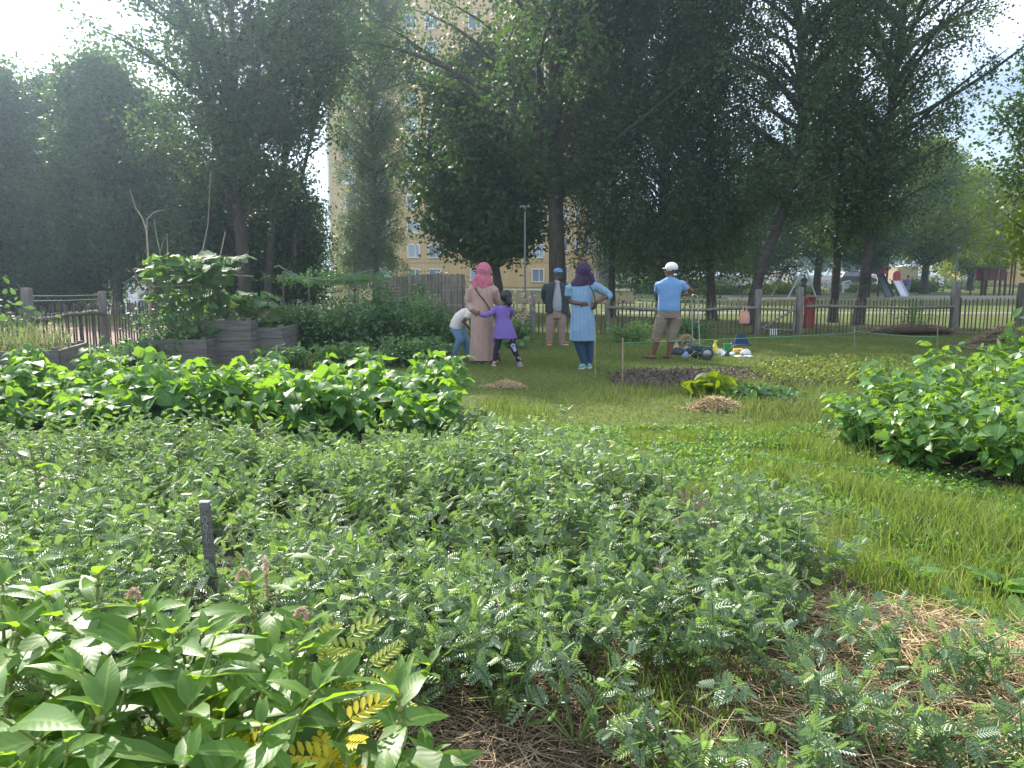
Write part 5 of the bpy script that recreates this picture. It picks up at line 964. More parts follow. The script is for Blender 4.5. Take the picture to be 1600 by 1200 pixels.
# -- man in the jacket
flat('jacket', (.020, .034, .036), .75, scale=30); flat('greyshirt', (.27, .30, .34), .85, scale=25); M['khaki'] = pmat('khaki_cloth', (.27, .20, .165), .9, (.20, .15, .12), 7, .8, 1.0, stretch=(6, 6, 12), bdist=.04); flat('bluecap', (.10, .20, .35), .8); flat('orangeshoe', (.36, .09, .05), .6)
f = Fig('man in a dark open jacket, grey polo shirt and blue flat cap facing the others', 868, 16.1); J, S = f.J, f.S
g = G(); head(g, J(872.5, 429), 0, (.35, -1)); tube(g, [J(871, 445), J(872, 434)], [.062, .056], 12); loft(g, [S(869, 490, .15, .12), S(869, 485, .165, .14), S(869.5, 465, .16, .14), S(869.5, 450, .18, .11), S(870, 441, .09, .08)], 20)
for s, e in ((-1, 0), (1, 0)):
    x = 869 + s * 16.5; tube(g, [J(x, 447), J(x + s * 3, 463, .05), J(x - s * 2, 476, .16)], [.055, .045, .03], 10); hand(g, J(x - s * 2, 476, .16), (-s, .2, -.6), (0, -1, 0))
tube(g, [J(860.5, 492), J(858.5, 518), J(858.5, 542)], [.09, .065, .04], 12); tube(g, [J(877, 492), J(877, 518), J(877.5, 541)], [.09, .065, .04], 12); body('body', g, 'skin_dark', f.t)
g = G(); loft(g, [S(871, 486, .155, .15), S(871, 478, .165, .165), S(871, 465, .155, .155), S(871, 452, .15, .12), S(871, 443, .10, .09), S(871.5, 438, .065, .065)], 30, .006, 5, 4); cloth('polo_shirt', g, 'greyshirt', f.t, .010, 2)
g = G()
for s in (-1, 1):
    cx = 869.5 + s * 10.5; loft(g, [S(cx + s * .5, 488, .095, .165), S(cx + s * .5, 472, .095, .16), S(cx, 458, .10, .15), S(cx - s * .5, 447, .105, .13), S(cx - s * 4, 441, .06, .09)], 24, .01, 5, 6 + s)
    x = 869 + s * 16.0; tube(g, [J(x - s * 2, 446), J(x + s * 1.5, 452), J(x + s * 3.2, 463, .05), J(x + s * .5, 471, .10), J(x - s * 5, 477, .18)], [.078, .08, .068, .06, .05], 12)
loft(g, [S(869.5, 486, .18, .07, .12), S(869.5, 465, .18, .07, .12), S(869.5, 447, .19, .06, .09), S(870, 440, .10, .05, .06)], 24); tube(g, [J(865, 441, -.05), J(870, 436, .06), J(877, 441, -.05)], [.022, .028, .022], 8); cloth('jacket', g, 'jacket', f.t, .010, 2)
g = G(); loft(g, [S(869.5, 497, .19, .135), S(869.5, 484, .18, .14)], 24); tube(g, [J(862, 494), J(859.5, 515, -.01), J(858.5, 530), J(858.5, 541)], [.115, .095, .083, .076], 14); tube(g, [J(877, 494), J(877, 515, -.01), J(877, 530), J(877.5, 540)], [.115, .095, .083, .074], 14); cloth('trousers', g, 'khaki', f.t, .010, 2)
g = G(); h = J(872, 423.5); ball(g, h + [0, 0, .0], (.102, .12, .068), seg=16); ball(g, h + [.035, -.10, -.022], (.072, .05, .014), seg=12); cloth('flat_cap', g, 'bluecap', f.t, .008, 2); g = G(); h = J(873.5, 435.5); ball(g, h + [.02, -.045, -.01], (.055, .05, .036)); g.build('beard', M['hair'], f.t)
shoe(J(858.5, 545), (-.1, -1), 'orangeshoe', f.t, 1.05); shoe(J(879, 545), (.65, -.8), 'orangeshoe', f.t, 1.05)
g = G()
for k in (-1, 1): ball(g, J(873.2, 428.5) + [.03 + k * .03, -.085, .0], .009, seg=8)
g.build('eyes', M['strapm'], f.t)

# -- man in the polo shirt
M['polo'] = pmat('light_blue_jersey', (.15, .29, .52), .85, (.12, .24, .45), 5, .6, 1.0, stretch=(3, 3, 9), bdist=.04); flat('whitecap', (.74, .75, .78), .7); M['khaki2'] = pmat('khaki_three_quarter', (.22, .18, .14), .9, (.15, .12, .09), 8, .9, 1.0, stretch=(6, 6, 12), bdist=.04)
f = Fig('man in a white cap, light blue polo shirt and khaki three-quarter trousers, back turned', 1046, 13.4); J, S = f.J, f.S
g = G(); head(g, J(1047, 424), 0, (-.75, .65)); tube(g, [J(1047, 440), J(1048, 428)], [.068, .06], 12); loft(g, [S(1045, 489, .15, .13), S(1045, 484, .165, .14), S(1046, 465, .17, .13), S(1047, 448, .21, .11), S(1047, 437, .10, .08)], 20)
tube(g, [J(1069, 443), J(1075, 450, .02), J(1081, 455.5, .05)], [.058, .052, .044], 10); tube(g, [J(1081, 455.5, .05), J(1075, 459, .06), J(1069, 460.5, .05)], [.044, .036, .029], 10); hand(g, J(1069, 460.5, .05), (-1, .1, -.15), (0, 1, .3), 1, .6)
tube(g, [J(1032, 447), J(1029, 457, .14), J(1036, 461, .26), J(1050, 459, .26)], [.058, .046, .036, .028], 10); hand(g, J(1050, 459, .26), (1, 0, .1), (0, -1, 0))
tube(g, [J(1036, 500), J(1027, 528), J(1023, 545, .01), J(1020, 556, .02)], [.10, .062, .052, .038], 12); tube(g, [J(1056, 500), J(1049, 528), J(1046.5, 545), J(1045, 557)], [.10, .062, .052, .038], 12)
for (a, b) in (((1020, 558), (-.45, .3)), ((1045, 559), (-.2, .6))):
    q = J(*a); q[2] = .035; d = norm(np.array([b[0], b[1], 0.0])); R = np.stack([[-d[1], d[0], 0], d, [0, 0, 1.0]], -1); ball(g, q + d * .06, (.042, .125, .030), R=R)
body('body', g, 'skin_brown', f.t)
g = G(); loft(g, [S(1045, 486, .195, .155), S(1045, 480, .20, .16), S(1045.5, 470, .195, .15, fo=.008), S(1046, 460, .20, .145, fo=.008), S(1047, 450, .235, .135), S(1047.5, 443, .240, .12), S(1047.5, 438.5, .17, .10), S(1048, 433, .068, .07)], 40, 0, 5, 4)
tube(g, [J(1058, 445), J(1066, 445.5), J(1073, 451, .02)], [.082, .084, .072], 12); tube(g, [J(1036, 446), J(1030, 446, .03), J(1028, 455, .13)], [.085, .086, .074], 12); cloth('polo_shirt', g, 'polo', f.t, .010, 2)
g = G(); tube(g, [J(1043, 436.5, -.03), J(1048, 433, -.06), J(1053, 436.5, -.03)], [.016, .02, .016], 8); g.build('collar', M['polo'], f.t)
g = G(); loft(g, [S(1045, 497, .205, .145), S(1045, 484, .195, .15)], 24); tube(g, [J(1035, 496), J(1031, 510, -.01), J(1027, 522), J(1024, 533)], [.122, .108, .095, .088], 14); tube(g, [J(1055, 496), J(1053, 510, .01), J(1050, 522), J(1048, 534)], [.122, .108, .095, .090], 14); cloth('trousers', g, 'khaki2', f.t, .010, 2)
g = G(); h = J(1049.5, 417.5); ball(g, h, (.112, .125, .09), seg=18); d = norm(np.array([-.75, .65, 0])); R = np.stack([[-d[1], d[0], 0], d, [0, 0, 1.0]], -1); ball(g, h + d * .12 - [0, 0, .02], (.075, .06, .012), R=R); cloth('cap', g, 'whitecap', f.t, .008, 2)
g = G(); tube(g, [J(1050, 422.5, -.118), J(1053.5, 423, -.118), J(1057, 422, -.10)], .012, 6); g.build('cap_strap', M['strapm'], f.t)
for (a, b) in (((1020, 558), (-.45, .3)), ((1045, 559), (-.2, .6))):
    q = J(*a); q[2] = 0; d = norm(np.array([b[0], b[1], 0.0])); sd_ = np.array([-d[1], d[0], 0]); g = G(); pr = [(math.cos(a_) * .05, math.sin(a_) * .14) for a_ in np.linspace(0, 6.283, 18, endpoint=False)]; prism(g, pr, q + d * .06 + [0, 0, .005], sd_, d, (0, 0, 1), 0, .022); tube(g, [q + d * .09 + sd_ * .048 + [0, 0, .02], q + d * .08 + [0, 0, .072], q + d * .09 - sd_ * .048 + [0, 0, .02]], .013, 6); g.build('sandal', M['strapm'], f.t)

# -- far people
def farp(label, px, d, py0, py1, top, low, skin, pose=0):
    f = Fig(label, px, d, 'people far away in the playground'); H = 1.72; k = (py1 - py0) * d / F / H; z1 = f.J(px, py1)[2]
    def P(x, z, y=0): return np.array([x * k, y * k, z1 * (1 if pose else 0) + z * k])
    g = G(); head(g, P(0, 1.60), 0, (0, -1), k); tube(g, [P(0, 1.40), P(0, 1.55)], [.06 * k, .05 * k], 10); loft(g, [(0, 0, P(0, .9)[2], .14 * k, .10 * k), (0, 0, P(0, 1.1)[2], .13 * k, .10 * k), (0, 0, P(0, 1.36)[2], .17 * k, .10 * k), (0, 0, P(0, 1.43)[2], .07 * k, .06 * k)], 16)
    for s in (-1, 1): tube(g, [P(s * .18, 1.36), P(s * .24, 1.12), P(s * .12, 1.02, -.18)], np.array([.045, .04, .03]) * k, 8); hand(g, P(s * .12, 1.02, -.18), (-s, -.2, 0), (0, -1, 0), k)
    legs = [[P(s * .09, .9), P(s * .10 + (.1 if pose else 0), .48, -.1 if pose else 0), P(s * .11 + (.2 * s if pose else 0), .06)] for s in (-1, 1)]
    for L in legs: tube(g, L, np.array([.08, .055, .035]) * k, 9)
    body('body', g, skin, f.t, .012); g = G(); loft(g, [(0, 0, P(0, .86)[2], .165 * k, .13 * k), (0, 0, P(0, 1.1)[2], .16 * k, .125 * k), (0, 0, P(0, 1.36)[2], .20 * k, .12 * k), (0, 0, P(0, 1.44)[2], .08 * k, .07 * k)], 18)
    for s in (-1, 1): tube(g, [P(s * .16, 1.38), P(s * .22, 1.2)], np.array([.07, .06]) * k, 8)
    cloth('shirt', g, top, f.t, .02, 1); g = G()
    for L in legs: tube(g, [L[0], L[1]] + ([L[2] + [0, 0, .05]] if low != 'denim' else []), np.array([.105, .08, .065][:3 if low != 'denim' else 2]) * k, 9)
    cloth('trousers', g, low, f.t, .02, 1); g = G(); ball(g, P(0, 1.66), np.array([.09, .10, .09]) * k); g.build('hair', M['hair'], f.t)
    for s in (0, 1): shoe(np.array([legs[s][2][0], legs[s][2][1], 0]), (0, -1), 'strapm', f.t, k)
farp('person in dark navy clothes standing inside the swing frame', 1253, 51, 431, 466, 'navy', 'navy', 'skin_tan', 0); farp('person in a white top beside the curved birch trunk', 1186, 60, 430, 459, 'whiteshirt', 'strapm', 'skin_dark'); farp('person in blue shorts next to the small white slide', 1414, 53, 431, 463, 'purple_top', 'denim', 'skin_tan')

# ---------------------------------------------------------------- things on the lawn
flat('steel', (.26, .27, .26), .4, .8); flat('tyre', (.03, .045, .045), .8); flat('rustred', (.22, .09, .07), .8); flat('ggreen', (.03, .09, .08), .5)
mo = thing('lawn_mower', 'push reel lawn mower with a tall metal handle beside the man in the white cap', 'lawn mower', (lx(1094, 13.3), 13.3, 0)); O2 = np.array([lx(1094, 13.3), 13.3, 0])
def mj(px, py, Y=13.3): return np.array(tuple(at(px, py, Y))) - O2
for (px, Y) in ((1104.5, 13.15), (1088.5, 13.5)):
    c = mj(px, 554.5 if px > 1100 else 552, Y); c[2] = .115; g = G(); s = np.linspace(0, 2 * np.pi, 25); tube(g, [c + np.array([math.cos(a) * .095, 0, math.sin(a) * .095]) for a in s], .020, 8, False); w_ = g.build('wheel', M['tyre'], mo)
    g = G(); tube(g, [c - [0, .015, 0], c + [0, .015, 0]], .078, 18); g.build('wheel_disc', M['steel'], w_); g = G(); tube(g, [c - [0, .025, 0], c + [0, .025, 0]], .033, 12); g.build('hub', M['rustred'], w_)
g = G(); a = mj(1104.5, 550, 13.15); b = mj(1088.5, 550, 13.5); a[2] = b[2] = .115; tube(g, [a, b], .05, 10); 
for k in range(5):
    t_ = np.linspace(0, 1, 9)[:, None]; an = t_ * 2.2 + k * 1.256; Q = a * (1 - t_) + b * t_ + np.hstack([np.cos(an) * .075, 0 * an, np.sin(an) * .075]); tube(g, Q, .008, 5)
g.build('cutting_reel', M['steel'], mo); g = G(); box(g, (a + b) / 2 + [0, 0, .10], (.14, .36, .06), .75); g.build('housing', M['ggreen'], mo)
g = G(); tube(g, [mj(1093.5, 546, 13.35), mj(1091.5, 500, 13.5), mj(1090.5, 470, 13.6), mj(1089.5, 463, 13.62), mj(1086, 460.5, 13.64), mj(1082, 461.5, 13.66), mj(1081, 466, 13.66), mj(1081, 500, 13.6), mj(1083, 546, 13.5)], .011, 8); g.build('handle', M['steel'], mo)
g = G(); tube(g, [mj(1081, 502, 13.6), mj(1091, 503, 13.5)], .010, 7); g.build('crossbar', M['steel'], mo); g = G(); tube(g, [mj(1078, 556, 13.4) , mj(1093, 545, 13.35), mj(1090, 562, 13.3)], .009, 6); g.build('strut', M['steel'], mo)
def sack(name, label, cat, px, py, Y, w_, h_, m, dp=None, seed=0, rz=0.0, group=None, fo=.10):
    g = G(); W = w_ * Y / F / 2; H = h_ * Y / F; D = dp or W * .7; loft(g, [(0, 0, 0, W * .85, D * .85), (0, 0, H * .25, W, D), (W * .05, 0, H * .6, W * .85, D * .8), (-W * .05, 0, H * .9, W * .45, D * .4), (0, 0, H, W * .15, D * .15)], 26, fo, 5, seed); rj = np.random.default_rng(seed); v_ = g.V[0][0]; v_ *= 1 + rj.normal(0, .10, (len(v_), 1)); v_[:, 2] *= 1
    o = g.build(name, M[m]); o.location = (lx(px, Y), Y, 0); o.rotation_euler[2] = rz; return tag(o, label, cat, group)
flat('navybag', (.022, .032, .055), .6); flat('teal', (.10, .20, .19), .6); flat('palecloth', (.32, .42, .58), .8); flat('tan', (.55, .42, .28), .8); flat('yellowp', (.70, .58, .06), .45); flat('greenp', (.02, .25, .09), .4); flat('orangep', (.75, .48, .12), .5); flat('whitebag', (.72, .74, .78), .45); flat('darkteal', (.02, .07, .07), .4); flat('canvas', (.025, .045, .12), .7)
sack('bag', 'dark navy bag lying left of the mower', 'bag', 1060, 545, 14.1, 30, 11, 'navybag', seed=1); sack('bag', 'long dark blue bag slumped behind the mower wheel', 'bag', 1082, 545, 14.2, 34, 14, 'navybag', seed=2); sack('bag', 'grey-green bag slumped just behind the mower handle', 'bag', 1094, 545, 13.95, 24, 14, 'teal', seed=3); sack('bag', 'dark teal bag right of the mower wheel', 'bag', 1112, 548, 14.0, 16, 9, 'teal', seed=9)
sack('cloth', 'light blue cloth on the grass left of the mower wheels', 'cloth', 1073, 553, 13.6, 12, 9, 'palecloth', seed=4); sack('hat', 'tan hat lying on the navy bag', 'hat', 1058, 540, 14.3, 10, 15, 'tan', seed=5)
bo = thing('spray_bottle', 'tall yellow bottle standing among the bags', 'bottle', (lx(1118, 14.2), 14.2, 0)); g = G(); loft(g, [(0, 0, 0, .05, .05), (0, 0, .14, .052, .05), (0, 0, .18, .03, .03), (0, 0, .22, .018, .018)], 18); g.build('bottle_body', M['yellowp'], bo); g = G(); loft(g, [(0, 0, .222, .02, .02), (0, 0, .25, .02, .02)], 12); box(g, (.02, 0, .255), (.07, .02, .02)); g.build('cap', M['yellowp'], bo)
bu = thing('bucket', 'green bucket behind the white plastic bags', 'bucket', (lx(1138, 14.6), 14.6, 0)); g = G(); loft(g, [(0, 0, 0.0, .055, .055), (0, 0, .16, .075, .075)], 24); g.build('bucket_body', M['greenp'], bu); g = G(); s = np.linspace(0, 2 * np.pi, 21); tube(g, [(math.cos(a) * .076, math.sin(a) * .076, .162) for a in s], .006, 6, False); g.build('rim', M['greenp'], bu); g = G(); tube(g, [(-.076, 0, .15), (-.05, -.05, .10), (0, -.085, .07), (.05, -.05, .10), (.076, 0, .15)], .003, 5); g.build('handle', M['steel'], bu)
cc = thing('folding_chair', 'dark blue folding chair with a tapering canvas back among the bags', 'folding chair', (lx(1158, 14.9), 14.9, 0)); s = 14.9 / F
g = G(); prism(g, [(-13 * s, .12), (14 * s, .12), (6 * s, Z(522, 14.9)), (-6 * s, Z(522, 14.9))], (0, 0, 0), (1, 0, 0), (0, .0, 1), (0, 1, 0), -.01, .012); g.build('backrest', M['canvas'], cc)
for a, b in (((-12 * s, -.05, .0), (-10 * s, -.06, .26)), ((-14 * s, .0, .26), (-11 * s, .02, .0)), ((13 * s, .03, 0), (14 * s, .02, .14)), ((-6 * s, .04, .0), (-4 * s, .06, .2))): g = G(); tube(g, [a, b], .009, 7); g.build('leg', M['steel'], cc)
g = G(); box(g, (0, -.12, .13), (24 * s, .22, .02), 0); g.build('seat', M['canvas'], cc)
pk = thing('package', 'yellow-orange package lying on the white bags', 'package', (lx(1155, 14.3), 14.3, 0.03)); g = G(); loft(g, [(0, 0, 0, .09, .05), (0, 0, .035, .10, .06), (0, 0, .07, .09, .05)], 20, power=5); g.build('wrapper', M['orangep'], pk); g = G(); box(g, (0, -.058, .038), (.07, .006, .018)); g.build('print', M['rustred'], pk)
WB = 'white plastic bags on the grass'
for i, (px, Y, a, b, l) in enumerate([(1127, 14.2, 12, 10, 'white plastic bag between the yellow bottle and the green bucket'), (1134, 13.9, 12, 7, 'crumpled white bag in front of the green bucket'), (1146, 14.1, 9, 6, 'small white bag left of the yellow package'), (1157, 13.7, 14, 4, 'flat white bag in front of the yellow package'), (1167, 14.1, 13, 11, 'pale bag at the foot of the folding chair'), (1172, 13.7, 14, 4, 'white wrapper furthest right of the bags'), (1145, 15.3, 8, 12, 'white object behind the folding chair')]): sack('plastic_bag', l, 'plastic bag', px, 550, Y, a * 1.1, b * .8, 'whitebag', seed=20 + i, group=WB, fo=.22, rz=i * .7)
sack('ball', 'dark green round jug between the white bags', 'jug', 1138, 553, 13.8, 8, 9, 'darkteal', seed=40, fo=.01)
# stakes and string
flat('string', (.10, .42, .30), .6)
def stake(px, py0, py1, label, r=.011, dx=0):
    q = ground(px, py1); Y = q[1]; tp = at(px + dx, py0, Y); g = G(); tube(g, [(0, 0, -.05), (tp[0] - q[0], 0, tp[2])], r, 7); o = g.build('stake', M['stick']); o.location = (q[0], q[1], 0); return tag(o, label, 'stake', 'thin wooden stakes on the lawn')
stake(973, 528, 600, 'thin stake in front of the purple leaf bed', .010); stake(930, 505, 590, 'thin dark stake right beside the woman in the striped tunic', .007); stake(1335, 511, 545, 'stake with a green string knot in front of the dead plant row', .010); stake(1465, 513, 540, 'stake at the right end of the green string', .010); stake(368 + 64, 540, 590, 'stake in front of the dark raised bed', .012); stake(1025, 480, 545, 'thin stake behind the legs of the man in the white cap', .006)
g = G(); Y1 = ground(1335, 545)[1]; Y2 = ground(1465, 540)[1]; a = np.array(tuple(at(1335, 517, Y1))); b = np.array(tuple(at(1465, 526, Y2))); s = np.linspace(0, 1, 12)[:, None]; tube(g, a * (1 - s) + b * s - [0, 0, .035] * (4 * s * (1 - s)), .005, 5); ball(g, a, .02, seg=6)
tag(g.build('string', M['string']), 'green string stretched between the two stakes on the right', 'string')
g = G(); c = np.array(tuple(at(973, 536, ground(973, 600)[1]))); tube(g, [c, c * .35 + a * .65 - [0, 0, .04], a - [0, 0, .04]], .0035, 4); tag(g.build('string', M['string']), 'thin pale string running from the leaf bed stake toward the right stakes', 'string')
# name stake: letters scratched vertically
q = ground(330, 846, .40); ns_ = thing('name_stake', 'grey wooden name stake with letters painted down its face, standing in the chickpeas', 'name stake', (q[0], q[1], 0)); tpz = at(322, 785, q[1])[2]; W = 15 * q[1] / F
g = G(); h = tpz; lean = -.018; prism(g, [(-W / 2, 0), (W / 2, 0), (W / 2 + lean, h), (-W / 2 + lean, h - .004)], (0, 0, 0), (1, 0, 0), (0, 0, 1), (0, 1, 0), -.011, .011); g.build('stake_board', M['wooddk'], ns_)
g = G(); box(g, (lean, 0, h + .003), (W, .022, .005)); g.build('cut_top', M['solew'], ns_)
flat('chalk', (.34, .34, .33), .8); g = G(); sc_ = W / 0.2 * .085
def stroke(pts, cz, cx=0): tube(g, [(cx + lean * (cz / h) + a * W * .3, -.0125, cz + b * .014) for a, b in pts], .0015, 5)
z = h - .036; dz = .034; el = [(math.cos(a) * .8, math.sin(a)) for a in np.linspace(0, 6.283, 15)]
stroke([(-.8, -1), (-.7, 1), (.5, -1), (.9, 1.1)], z); stroke(el, z - dz); stroke(el, z - 2 * dz); stroke([(.1, -.4), (.2, .6)], z - 2 * dz); stroke([(0, -1), (0, 1)], z - 3 * dz); stroke([(-.7, 1), (0, -1), (.8, 1)], z - 3.9 * dz); g.build('lettering', M['chalk'], ns_)

# ---------------------------------------------------------------- playground
flat('galv', (.42, .46, .45), .45, .6); flat('darkwood', (.07, .028, .022), .7); flat('magenta', (.38, .045, .09), .6); flat('pinkroof', (.52, .32, .28), .7); flat('slidegrey', (.045, .06, .075), .35); flat('slidewhite', (.62, .66, .76), .4); flat('arched', (.45, .04, .05), .5)
Y = 50.0; sw = thing('swing_frame', 'grey metal A-shaped swing frame seen end-on', 'swing', (lx(1252, Y), Y, 0)); tz = Z(416, Y)
for dx, yy in ((-1, 0), (.85, 0), (-1, 3.2), (.85, 3.2)): g = G(); tube(g, [(dx, yy, 0), (0, yy, tz)], .06, 8); g.build('leg', M['galv'], sw)
g = G(); tube(g, [(0, -.1, tz), (0, 3.3, tz)], .07, 8); g.build('top_bar', M['galv'], sw)
g = G(); box(g, (0, 1.6, .55), (.22, .45, .04)); tube(g, [(0, 1.38, .55), (0, 1.38, tz)], .012, 5); tube(g, [(0, 1.82, .55), (0, 1.82, tz)], .012, 5); g.build('swing_seat', M['tyre'], sw)
Y = 51.0; pt = thing('play_tower', 'red wooden play tower with a pink roof and a dark slide', 'play tower', (lx(1367, Y), Y, 0)); s = Y / F
for x in (-13, 13):
    for yy in (0, 1.1): g = G(); box(g, (x * s, yy, Z(392, Y) / 2), (.10, .10, Z(392, Y))); g.build('tower_post', M['darkwood'], pt)
g = G(); zb, zt = Z(428, Y), Z(411, Y); box(g, (0, -.07, (zb + zt) / 2), (28 * s, .04, zt - zb)); g.build('side_panel', M['magenta'], pt); g = G(); box(g, (0, .55, zb), (26 * s, 1.1, .06)); g.build('platform', M['darkwood'], pt)
g = G(); prism(g, [(-16 * s, Z(396, Y)), (17 * s, Z(396, Y)), (14 * s, Z(381, Y)), (-13 * s, Z(381, Y))], (0, 0, 0), (1, 0, 0), (0, 0, 1), (0, 1, 0), -.3, 1.4); g.build('roof', M['pinkroof'], pt)
g = G(); v = np.array([[(1358 - 1367) * s, -1.9, .12], [(1371 - 1367) * s, -1.9, .12], [(1372 - 1367) * s, -.12, zb], [(1362 - 1367) * s, -.12, zb]]); g.add(v, [[0, 1, 2, 3]]); g.add(v - [0, 0, .04], [[3, 2, 1, 0]])
for e in ((0, 3), (1, 2)): tube(g, [v[e[0]] + [0, 0, .05], v[e[1]] + [0, 0, .05]], .05, 6)
g.build('slide', M['slidegrey'], pt)
Y = 52.5; s = Y / F; st_ = thing('small_slide', 'small white slide with a red arch beside the play tower', 'slide', (lx(1395.5, Y), Y, 0)); g = G(); el = [(math.cos(a) * 5.5 * s, Z(430, Y) + math.sin(a) * 6 * s) for a in np.linspace(0, np.pi, 10)]
prism(g, [(5.5 * s, Z(439, Y))] + el + [(-5.5 * s, Z(439, Y))], (0, 0, 0), (1, 0, 0), (0, 0, 1), (0, 1, 0), 0, .08); g.build('arch', M['arched'], st_); g = G(); v = np.array([[-6 * s, -1.2, .08], [6 * s, -1.2, .08], [6 * s, -.02, Z(439, Y)], [-6 * s, -.02, Z(439, Y)]]); g.add(v, [[0, 1, 2, 3]]); g.add(v - [0, 0, .05], [[3, 2, 1, 0]])
for e in ((0, 3), (1, 2)): tube(g, [v[e[0]] + [0, 0, .04], v[e[1]] + [0, 0, .04]], .04, 6)
g.build('slide', M['slidewhite'], st_)
for x in (-5, 5): g = G(); box(g, (x * s, .15, Z(438, Y) / 2), (.07, .07, Z(438, Y))); g.build('leg', M['darkwood'], st_)
Y = 55.0; s = Y / F; ph = thing('playhouse', 'dark red wooden playhouse on stilts near the right border', 'playhouse', (lx(1547, Y), Y, 0)); zb, zt = Z(438, Y), Z(421, Y)
for x in (-17, -12, -6, 1, 9, 17): g = G(); box(g, (x * s, 0 if x % 2 else .5, zb / 2 + .3), (.12, .12, zb + .6)); g.build('stilt', M['darkwood'], ph)
for x in (-15, -5, 12): g = G(); box(g, (x * s, 0, (zb + zt) / 2), (9 * s, .06, zt - zb)); g.build('wall_panel', M['darkwood'], ph)
g = G(); box(g, (0, .9, (zb + zt) / 2), (36 * s, .06, zt - zb)); g.build('back_panel', M['magenta'], ph); g = G(); box(g, (0, .45, zb), (36 * s, 1, .07)); g.build('platform', M['darkwood'], ph); g = G(); box(g, (0, .45, zt + .08), (38 * s, 1.2, .10)); g.build('roof', M['darkwood'], ph)
for (px, top, l) in ((1511, 419, 'thin dark pole left of the playhouse'), (1572, 406, 'tall dark pole just right of the playhouse'), (1577, 408, 'second dark pole right of the playhouse')): g = G(); tube(g, [(0, 0, 0), (0, 0, Z(top, Y))], .06, 8); o = g.build('pole', M['darkwood']); o.location = (lx(px, Y), Y, 0); tag(o, l, 'pole', 'dark poles of the playground')
# lamps, sign
flat('darkgalv', (.16, .18, .18), .6, .3)
def lamp(px, Y, top, label, kind):
    z0 = float(gz(lx(px, Y), Y)); t = thing('street_lamp', label, 'street lamp', (lx(px, Y), Y, z0)); h = Z(top, Y) - z0; g = G(); tube(g, [(0, 0, 0), (0, 0, h * .3), (0, 0, h - .2)], [.045, .035, .028] if not kind else [.07, .055, .045], 10); g.build('pole', M['darkgalv'], t)
    g = G()
    if kind: loft(g, [(0, 0, h - .28, .10, .10), (0, 0, h - .1, .22, .22), (0, 0, h - .04, .26, .26), (0, 0, h, .06, .06)], 20)
    else: box(g, (-.08, 0, h - .04), (.18, .12, .06)); box(g, (.10, 0, h - .03), (.10, .10, .06)); box(g, (0, 0, h - .08), (.06, .06, .1))
    g.build('lamp_head', M['darkgalv'], t)
lamp(820, 24, 325, 'tall thin street lamp rising behind the withered plant', 0); lamp(1486, 56, 388, 'park lamp with a round flat head near the blue car', 1)
Y = 70.0; s = Y / F; sg = thing('park_sign', 'white oval-topped sign on two dark legs under the sunlit tree', 'sign', (lx(1464.5, Y), Y, 0)); g = G(); el = [(math.cos(a) * 4.5 * s, Z(436, Y) + math.sin(a) * 4 * s) for a in np.linspace(0, np.pi, 10)]; prism(g, [(4.5 * s, Z(447, Y))] + el + [(-4.5 * s, Z(447, Y))], (0, 0, 0), (1, 0, 0), (0, 0, 1), (0, 1, 0), 0, .05); g.build('sign_board', M['solew'], sg)
for x in (-5, 5): g = G(); tube(g, [(x * s, .05, 0), (x * s, .05, Z(434, Y))], .04, 7); g.build('leg', M['darkwood'], sg)
for k, (px, l) in enumerate([(1295, 'white arch-shaped bollard left of the leafy birch trunk'), (1318, 'white arch-shaped bollard right of the leafy birch trunk')]):
    Y = 62.0; s = Y / F; t = thing('barrier', l, 'barrier', (lx(px, Y), Y, 0), group='white barriers'); g = G(); tube(g, [(-4.5 * s, 0, 0), (-4.5 * s, 0, Z(441, Y)), (5 * s, 0, Z(440, Y)), (5 * s, 0, Z(444, Y))], .09, 8); g.build('frame', M['solew'], t); g = G(); box(g, (.6 * s, .08, Z(447, Y)), (8 * s, .05, 9 * s)); g.build('panel', M['galv'], t)
g = G(); tube(g, [at(1137, 470, 43), at(1190, 469, 43.5), at(1248, 468, 44)], [.16, .14, .14], 10); o = g.build('log', M['stick']); tag(o, 'long pale log lying along the edge of the park path', 'log')
g = G(); Y = 80.0; v = [at(1200, 446, Y), at(1240, 446, Y), at(1238, 423, Y + 8), at(1208, 423, Y + 8)]; g.add(v, [[0, 1, 2, 3]]); g.add([v[0], v[3], at(1195, 446, Y + 12)], [[0, 1, 2]]); g.add([v[1], at(1246, 446, Y + 12), v[2]], [[0, 1, 2]]); tag(g.build('sand_bank', M['path']), 'sandy bank behind the swing', kind='structure')
bush('conifer', 'small dark cone-shaped conifer on the sandy bank', 'conifer', 1216, 451, 72, 11, 22, .16, 'tree_a', 700, stems=14, depth=.35, shell=.35)
